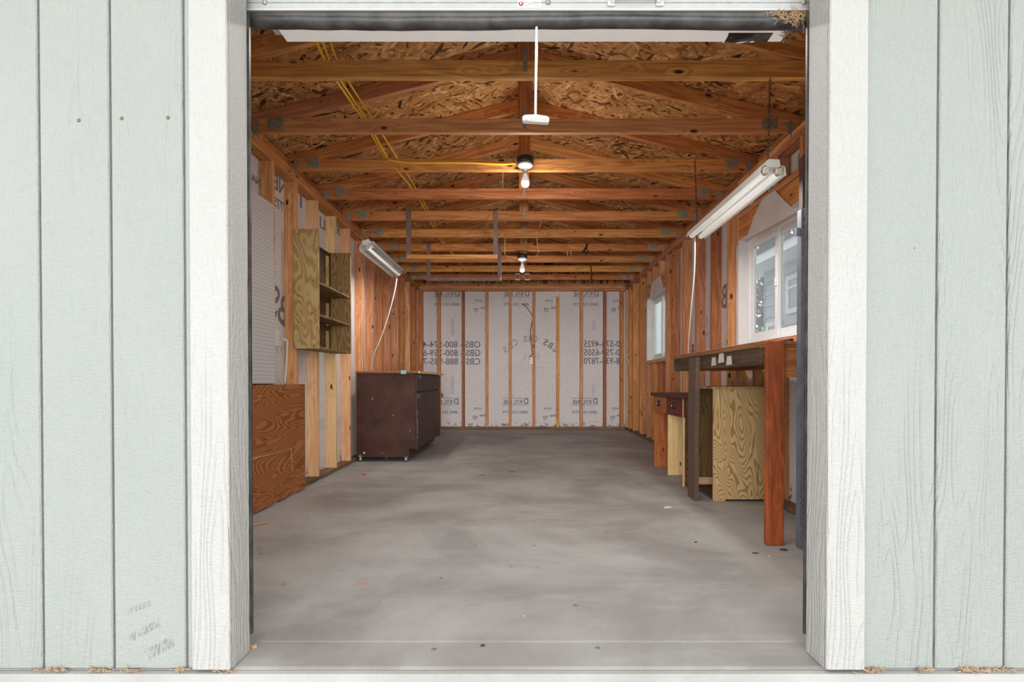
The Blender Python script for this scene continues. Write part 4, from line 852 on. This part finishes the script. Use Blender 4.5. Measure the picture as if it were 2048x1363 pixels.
tube('shaft', [(c.x, 4.19, 1.0725), (c.x, 4.19, 1.146)], .008, M_DKMET, pn, sm=0); lathe('tip', [(.010, 0), (.010, .006), (.004, .010)], M_DKMET, pn, (c.x, 4.19, 1.146), 8)
# plywood cabinet under the bench
pcab = thing('plywood_cabinet', (1.53, 3.9, zf(3.9)), 'golden plywood box cabinet open at its side under the workbench', 'cabinet')
box('side_panel', 1.343, XW-.006, 3.69, 3.708, zf(3.7)+.013, .806, M_PLYY, pcab, .001, None, 'Z'); box('foot_strip', 1.345, 1.43, 3.692, 3.712, zf(3.7)+.001, zf(3.7)+.0125, M_PINE, pcab, .001, None, 'X')
box('foot_strip', 1.45, XW-.006, 3.70, 3.73, zf(3.72)+.001, zf(3.7)+.0125, M_BLACK, pcab, .001, None, 'X')
box('side_panel', 1.347, XW-.006, 4.085, 4.100, .070, .806, M_PLYD, pcab, .001, 'dark plywood far side', 'Z')
box('top_panel', 1.338, XW-.006, 3.686, 4.104, .8065, .824, M_SHELF, pcab, .001, None, 'Y'); box('back_panel', XW-.022, XW-.008, 3.709, 4.084, .04, .806, M_PLYD, pcab, 0, None, 'Z')
box('bottom_panel', 1.35, XW-.024, 3.709, 4.084, .030, .046, M_BEAM, pcab, .001, None, 'Y'); box('rail', 1.347, XW-.03, 4.066, 4.0845, .062, .116, M_PINE, pcab, .001, 'pale rail', 'X')
# desk with drawers
dk = thing('drawer_desk', (1.5, 4.66, zf(4.66)), 'narrow wooden desk with two drawers standing behind the workbench', 'desk')
box('desk_top', 1.262, 1.672, 4.135, 5.175, .722, .752, M_DESKT, dk, .003, None, 'Y')
for y0, y1, m in ((4.685, 5.15, M_ORNG), (4.175, 4.683, M_REDB)):
    o = box('drawer', 1.283, 1.300, y0, y1, .570, .7215, m, dk, .002, None, 'Y'); c = ((y0+y1)/2, .655)
    h = lathe('cup_pull', [(.030, 0), (.030, .003), (.026, .014), (.014, .022), (.0, .024)], M_BLACK, o, (1.283, c[0], c[1]), 14, Matrix.Rotation(-math.pi/2, 3, 'Y'))
    lathe('pull_chrome', [(.009, 0), (.009, .004), (.003, .006)], M_CHROME, h, (1.260, c[0], c[1]-.002), 10, Matrix.Rotation(-math.pi/2, 3, 'Y'))  # chrome centre of the black cup pull
    box('drawer_box', 1.3005, 1.66, y0+.02, y1-.02, .585, .715, M_PINE, dk, 0)
box('side_panel', 1.287, 1.670, 5.112, 5.131, zf(5.1)+.001, .569, M_ORNG, dk, .001, None, 'Z'); box('middle_panel', 1.298, 1.670, 4.672, 4.691, zf(4.68)+.001, .569, M_PINE, dk, .001, 'pale pine panel', 'Z')
box('side_panel', 1.296, 1.670, 4.182, 4.20, zf(4.19)+.001, .7215, M_PLYD, dk, .001, None, 'Z'); box('panel_edge', 1.280, 1.2955, 4.181, 4.199, zf(4.19)+.001, .7215, M_PINE, dk, .001, None, 'Z')
# steel angle post and brown upright by the right jamb
sp = thing('steel_shelf_post', (1.43, 2.67, zf(2.67)), 'blue-grey slotted steel angle post just inside the right jamb', 'shelf post')
ztop = P(1610, 418, 2.665).z
bm = bmesh.new(); xa = 1.4095; n = 48; z0 = zf(2.67)+.001; pit = (ztop-z0)/n
add_box(bm, xa, xa+.012, 2.660, 2.6625, z0, ztop); add_box(bm, xa+.034, xa+.046, 2.660, 2.6625, z0, ztop)
for i in range(n+1):
    zc = z0+pit*i; add_box(bm, xa+.012, xa+.034, 2.660, 2.6625, max(z0, zc-.009), min(ztop, zc+.009))
add_box(bm, xa-.0005, xa+.0015, 2.6625, 2.700, z0, ztop); link('slotted_angle', mesh('slotted_angle', bm), M_POST, sp)
bm = bmesh.new()
for i in range(n): add_box(bm, xa+.004, xa+.0075, 2.6592, 2.6602, z0+pit*(i+.5)-.0022, z0+pit*(i+.5)+.0022)
link('rivet_holes', mesh('rivet_holes', bm), M_BLACK, sp)
for py in (424, 560, 702, 868, 1092):
    z = P(1610, py, 2.66).z; box('cross_plate', xa+.011, xa+.047, 2.6565, 2.6595, max(z-.022, z0), z+.022, M_POST, sp, .001); lathe('bolt', [(.006, 0), (.006, .002), (.002, .004)], M_BLACK, sp, (xa+.03, 2.6565, max(z, z0+.02)), 8, RX)
c = P(1601, 460, 2.66); box('hook', c.x-.018, xa-.001, 2.664, 2.682, c.z-.024, c.z+.014, M_POST, sp, .002, 'dark steel clip')
up = thing('upright_board', (1.44, 2.72, zf(2.72)), 'dark brown wooden upright behind the slotted steel post', 'post')
p0 = P(1605, 420, 2.705).x; zt1, zt2 = P(1605, 312, 2.705).z, P(1620, 294, 2.705).z
prism('board', [(p0, 2.704, zf(2.7)+.002), (p0+.0455, 2.704, zf(2.7)+.002), (p0+.0455, 2.704, zt2), (p0, 2.704, zt1)], (0, .036, 0), M_RUSTB, up); 
bm = bmesh.new()
for i in range(44): add_box(bm, xa+.0125, xa+.0335, 2.6635, 2.6665, z0+(i+1.5)*pit-.0065, z0+(i+1.5)*pit+.0065)
link('peg_strip', mesh('peg_strip', bm), M_STICK, sp, None, 'orange pegs showing through the slots')
# ------------------------------------------------------------------ small litter on the floor
for lab, xs in (('dry brown debris caught on the kerb below the left siding', (-1.42, -1.37, -1.27, -1.25, -1.16, -1.02, -0.88)), ('dry brown debris caught on the kerb below the right siding', (1.03, 1.05, 1.20, 1.32, 1.34, 1.38, 1.45))):
    bm = bmesh.new()
    for x in xs:
        for i in range(16):
            p = Vector((x+random.gauss(0, .016), 1.556+random.gauss(0, .003), random.uniform(-.003, .006))); d = Vector((random.gauss(0, 1), random.gauss(0, .3), random.gauss(0, .35))).normalized()*random.uniform(.003, .009)
            tube_bm(bm, [p-d, p+d], random.uniform(.0008, .0018), 4)
    o = link('dry_debris', mesh('dry_debris', bm), M_STRAW); o['kind'] = 'stuff'; o['label'] = lab; o['category'] = 'debris'
def litter(nm, lab, cat, px, py, sx, sy, h, m, rot=0.0):
    c = PF(px, py); bm = bmesh.new(); k = 7; T = []; Bm = []
    for i in range(k):
        a = 2*math.pi*i/k; r = random.uniform(.75, 1.1); x, y = sx*r*math.cos(a), sy*r*math.sin(a)
        T.append(bm.verts.new((x*.9, y*.9, h*random.uniform(.7, 1.1)))); Bm.append(bm.verts.new((x, y, 0.0003)))
    bm.faces.new(T); bm.faces.new(Bm[::-1])
    for i in range(k): j = (i+1) % k; bm.faces.new((Bm[i], Bm[j], T[j], T[i]))
    o = link(nm, mesh(nm, bm), m, None, Matrix.Translation(c) @ Matrix.Rotation(rot, 4, 'Z')); tag(o, lab, cat)
a, b = PF(498, 1053), PF(537, 1046.5); o = tube('wood_stick', [a+Vector((0, 0, .006)), a.lerp(b, .5)+Vector((0, 0, .0065)), b+Vector((0, 0, .006))], .005, M_STICK); tag(o, 'thin bare wood stick on the floor by the left jamb', 'stick')
litter('red_scrap', 'small red plastic scrap on the floor before the brown cabinet', 'scrap', 728, 949, .022, .012, .008, M_RED)
litter('paper_scrap', 'white crumpled scrap on the floor before the plywood cabinet', 'scrap', 1336, 1015, .030, .010, .010, M_PAPER, .3)
litter('tape_scrap', 'salmon tape scrap lying on the floor left of centre near the door', 'scrap', 728, 1168, .016, .006, .002, plain('salmon_tape', (0.55, 0.22, 0.14), 0.7))
litter('paper_scrap', 'tiny white scrap on the floor in front of the near bench leg', 'scrap', 1539, 1112, .009, .005, .004, M_PAPER)
litter('bark_chip', 'dark chip on the floor left of the near bench leg', 'chip', 1511, 1106, .018, .007, .004, M_BARK)
litter('bark_chip', 'dark chip alone on the floor right of centre', 'chip', 1391, 1084, .010, .006, .004, M_BARK)
litter('dry_leaf', 'curled brown leaf on the slab at the foot of the left jamb', 'leaf', 507, 1294, .014, .010, .010, M_STRAW, .6)
litter('dry_leaf', 'brown leaf bits on the slab at the foot of the right jamb', 'leaf', 1622, 1305, .010, .007, .006, M_STRAW, .2)
litter('pale_chip', 'tiny orange and white chip in the middle of the floor near the door', 'chip', 1048, 1231, .006, .004, .004, M_STICK)
litter('dark_pebble', 'dark pebble on the slab crease left of centre', 'pebble', 965, 1291, .008, .005, .005, M_BARK)
c = PF(1567, 1099.5); bm = bmesh.new(); tube_bm(bm, [(.017*math.cos(i*math.pi/8), .012*math.sin(i*math.pi/8), .003) for i in range(16)], .0022, 6, True)
o = link('blue_ring', mesh('blue_ring', bm, True), plain('navy_plastic', (0.03, 0.04, 0.10), 0.4), None, Matrix.Translation(c)); tag(o, 'small navy ring on the floor at the near bench leg', 'ring')
# ------------------------------------------------------------------ neighbour's house and tree seen through the window
nh = thing('house', (6.0, 5.0, -0.2), 'grey lap-sided neighbour house with white trim seen through the big window', 'house')
HX = 3.97; HY = 8.60
box('wall', HX+.012, HX+5.0, -2.0, HY-.02, -.2, 2.66, M_GREYSIDE, nh, 0)
for i in range(15):
    z = -.1+i*.18
    prism('siding_board', [(HX+.011, -2.0, z), (HX-.012, -2.0, z), (HX+.006, -2.0, z+.18), (HX+.011, -2.0, z+.18)], (0, HY+1.98, 0), M_GREYSIDE, nh)
box('corner_board', HX-.018, HX+.09, HY-.018, HY+.01, -.2, 2.62, M_GREYSIDE, nh, .003)
box('frieze_board', HX-.03, HX-.013, -2.0, HY-.03, 2.45, 2.62, M_GREYSIDE, nh, .003)
box('soffit', 3.52, HX+.1, -2.4, 9.3, 2.625, 2.645, M_NWHITE, nh, 0); box('fascia', 3.49, 3.519, -2.4, 9.3, 2.60, 2.735, M_NWHITE, nh, .003)
prism('roof', [(3.45, -2.5, 2.737), (6.5, -2.5, 4.2), (9.3, -2.5, 2.737)], (0, 11.9, 0), M_ROOF, nh)
prism('gable', [(HX, HY-.02, 2.66), (6.5, HY-.02, 3.95), (8.97, HY-.02, 2.66)], (0, -.1, 0), M_GREYSIDE, nh)
def hwin(y0, y1, z0, z1):
    f = bmesh.new(); x0, x1, k = HX-.035, HX-.013, .07
    add_box(f, x0, x1, y0, y0+k, z0, z1); add_box(f, x0, x1, y1-k, y1, z0, z1); add_box(f, x0, x1, y0+k, y1-k, z0, z0+k); add_box(f, x0, x1, y0+k, y1-k, z1-k, z1); add_box(f, x0, x1, y0+k, y1-k, (z0+z1)/2-.02+.1, (z0+z1)/2+.02+.1)
    o = link('window', mesh('window', f), M_NWHITE, nh); box('pane', HX-.022, HX-.014, y0+k, y1-k, z0+k, z1-k, M_NGLASS, o, 0)
hwin(6.75, 7.86, 1.86, 2.42); hwin(7.98, 8.50, .55, 1.80)
def tree(x, y, h, r, n, lab, seed):
    rr = random.Random(seed); t = thing('tree', (x, y, -.2), lab, 'tree')
    tube('trunk', [(x, y, -.2), (x+.05, y, h*.4), (x-.03, y+.05, h*.85)], [.16-.012*i for i in range(13)] if False else .12, M_BARK, t)
    bm = bmesh.new()
    for i in range(n):
        u = rr.random()**.7; z = .4+(h-.4)*(1-u); rad = r*(.25+.75*u)*math.sqrt(rr.random()); a = rr.uniform(0, 6.283)
        p = Vector((rad*math.cos(a), rad*math.sin(a), z)); d = Vector((rr.gauss(0, 1), rr.gauss(0, 1), rr.gauss(0, .6))).normalized()*rr.uniform(.06, .13); e = d.cross(Vector((rr.gauss(0, 1), rr.gauss(0, 1), rr.gauss(0, 1)))).normalized()*rr.uniform(.03, .06)
        v = [bm.verts.new(p-d), bm.verts.new(p+e), bm.verts.new(p+d), bm.verts.new(p-e)]; bm.faces.new(v)
    o = link('foliage', mesh('foliage', bm), M_LEAF, t, Matrix.Translation((x, y, -.2))); o['kind'] = 'stuff'
tree(6.2, 13.2, 6.4, 1.7, 6500, 'dark bushy tree behind the corner of the grey house', 3)
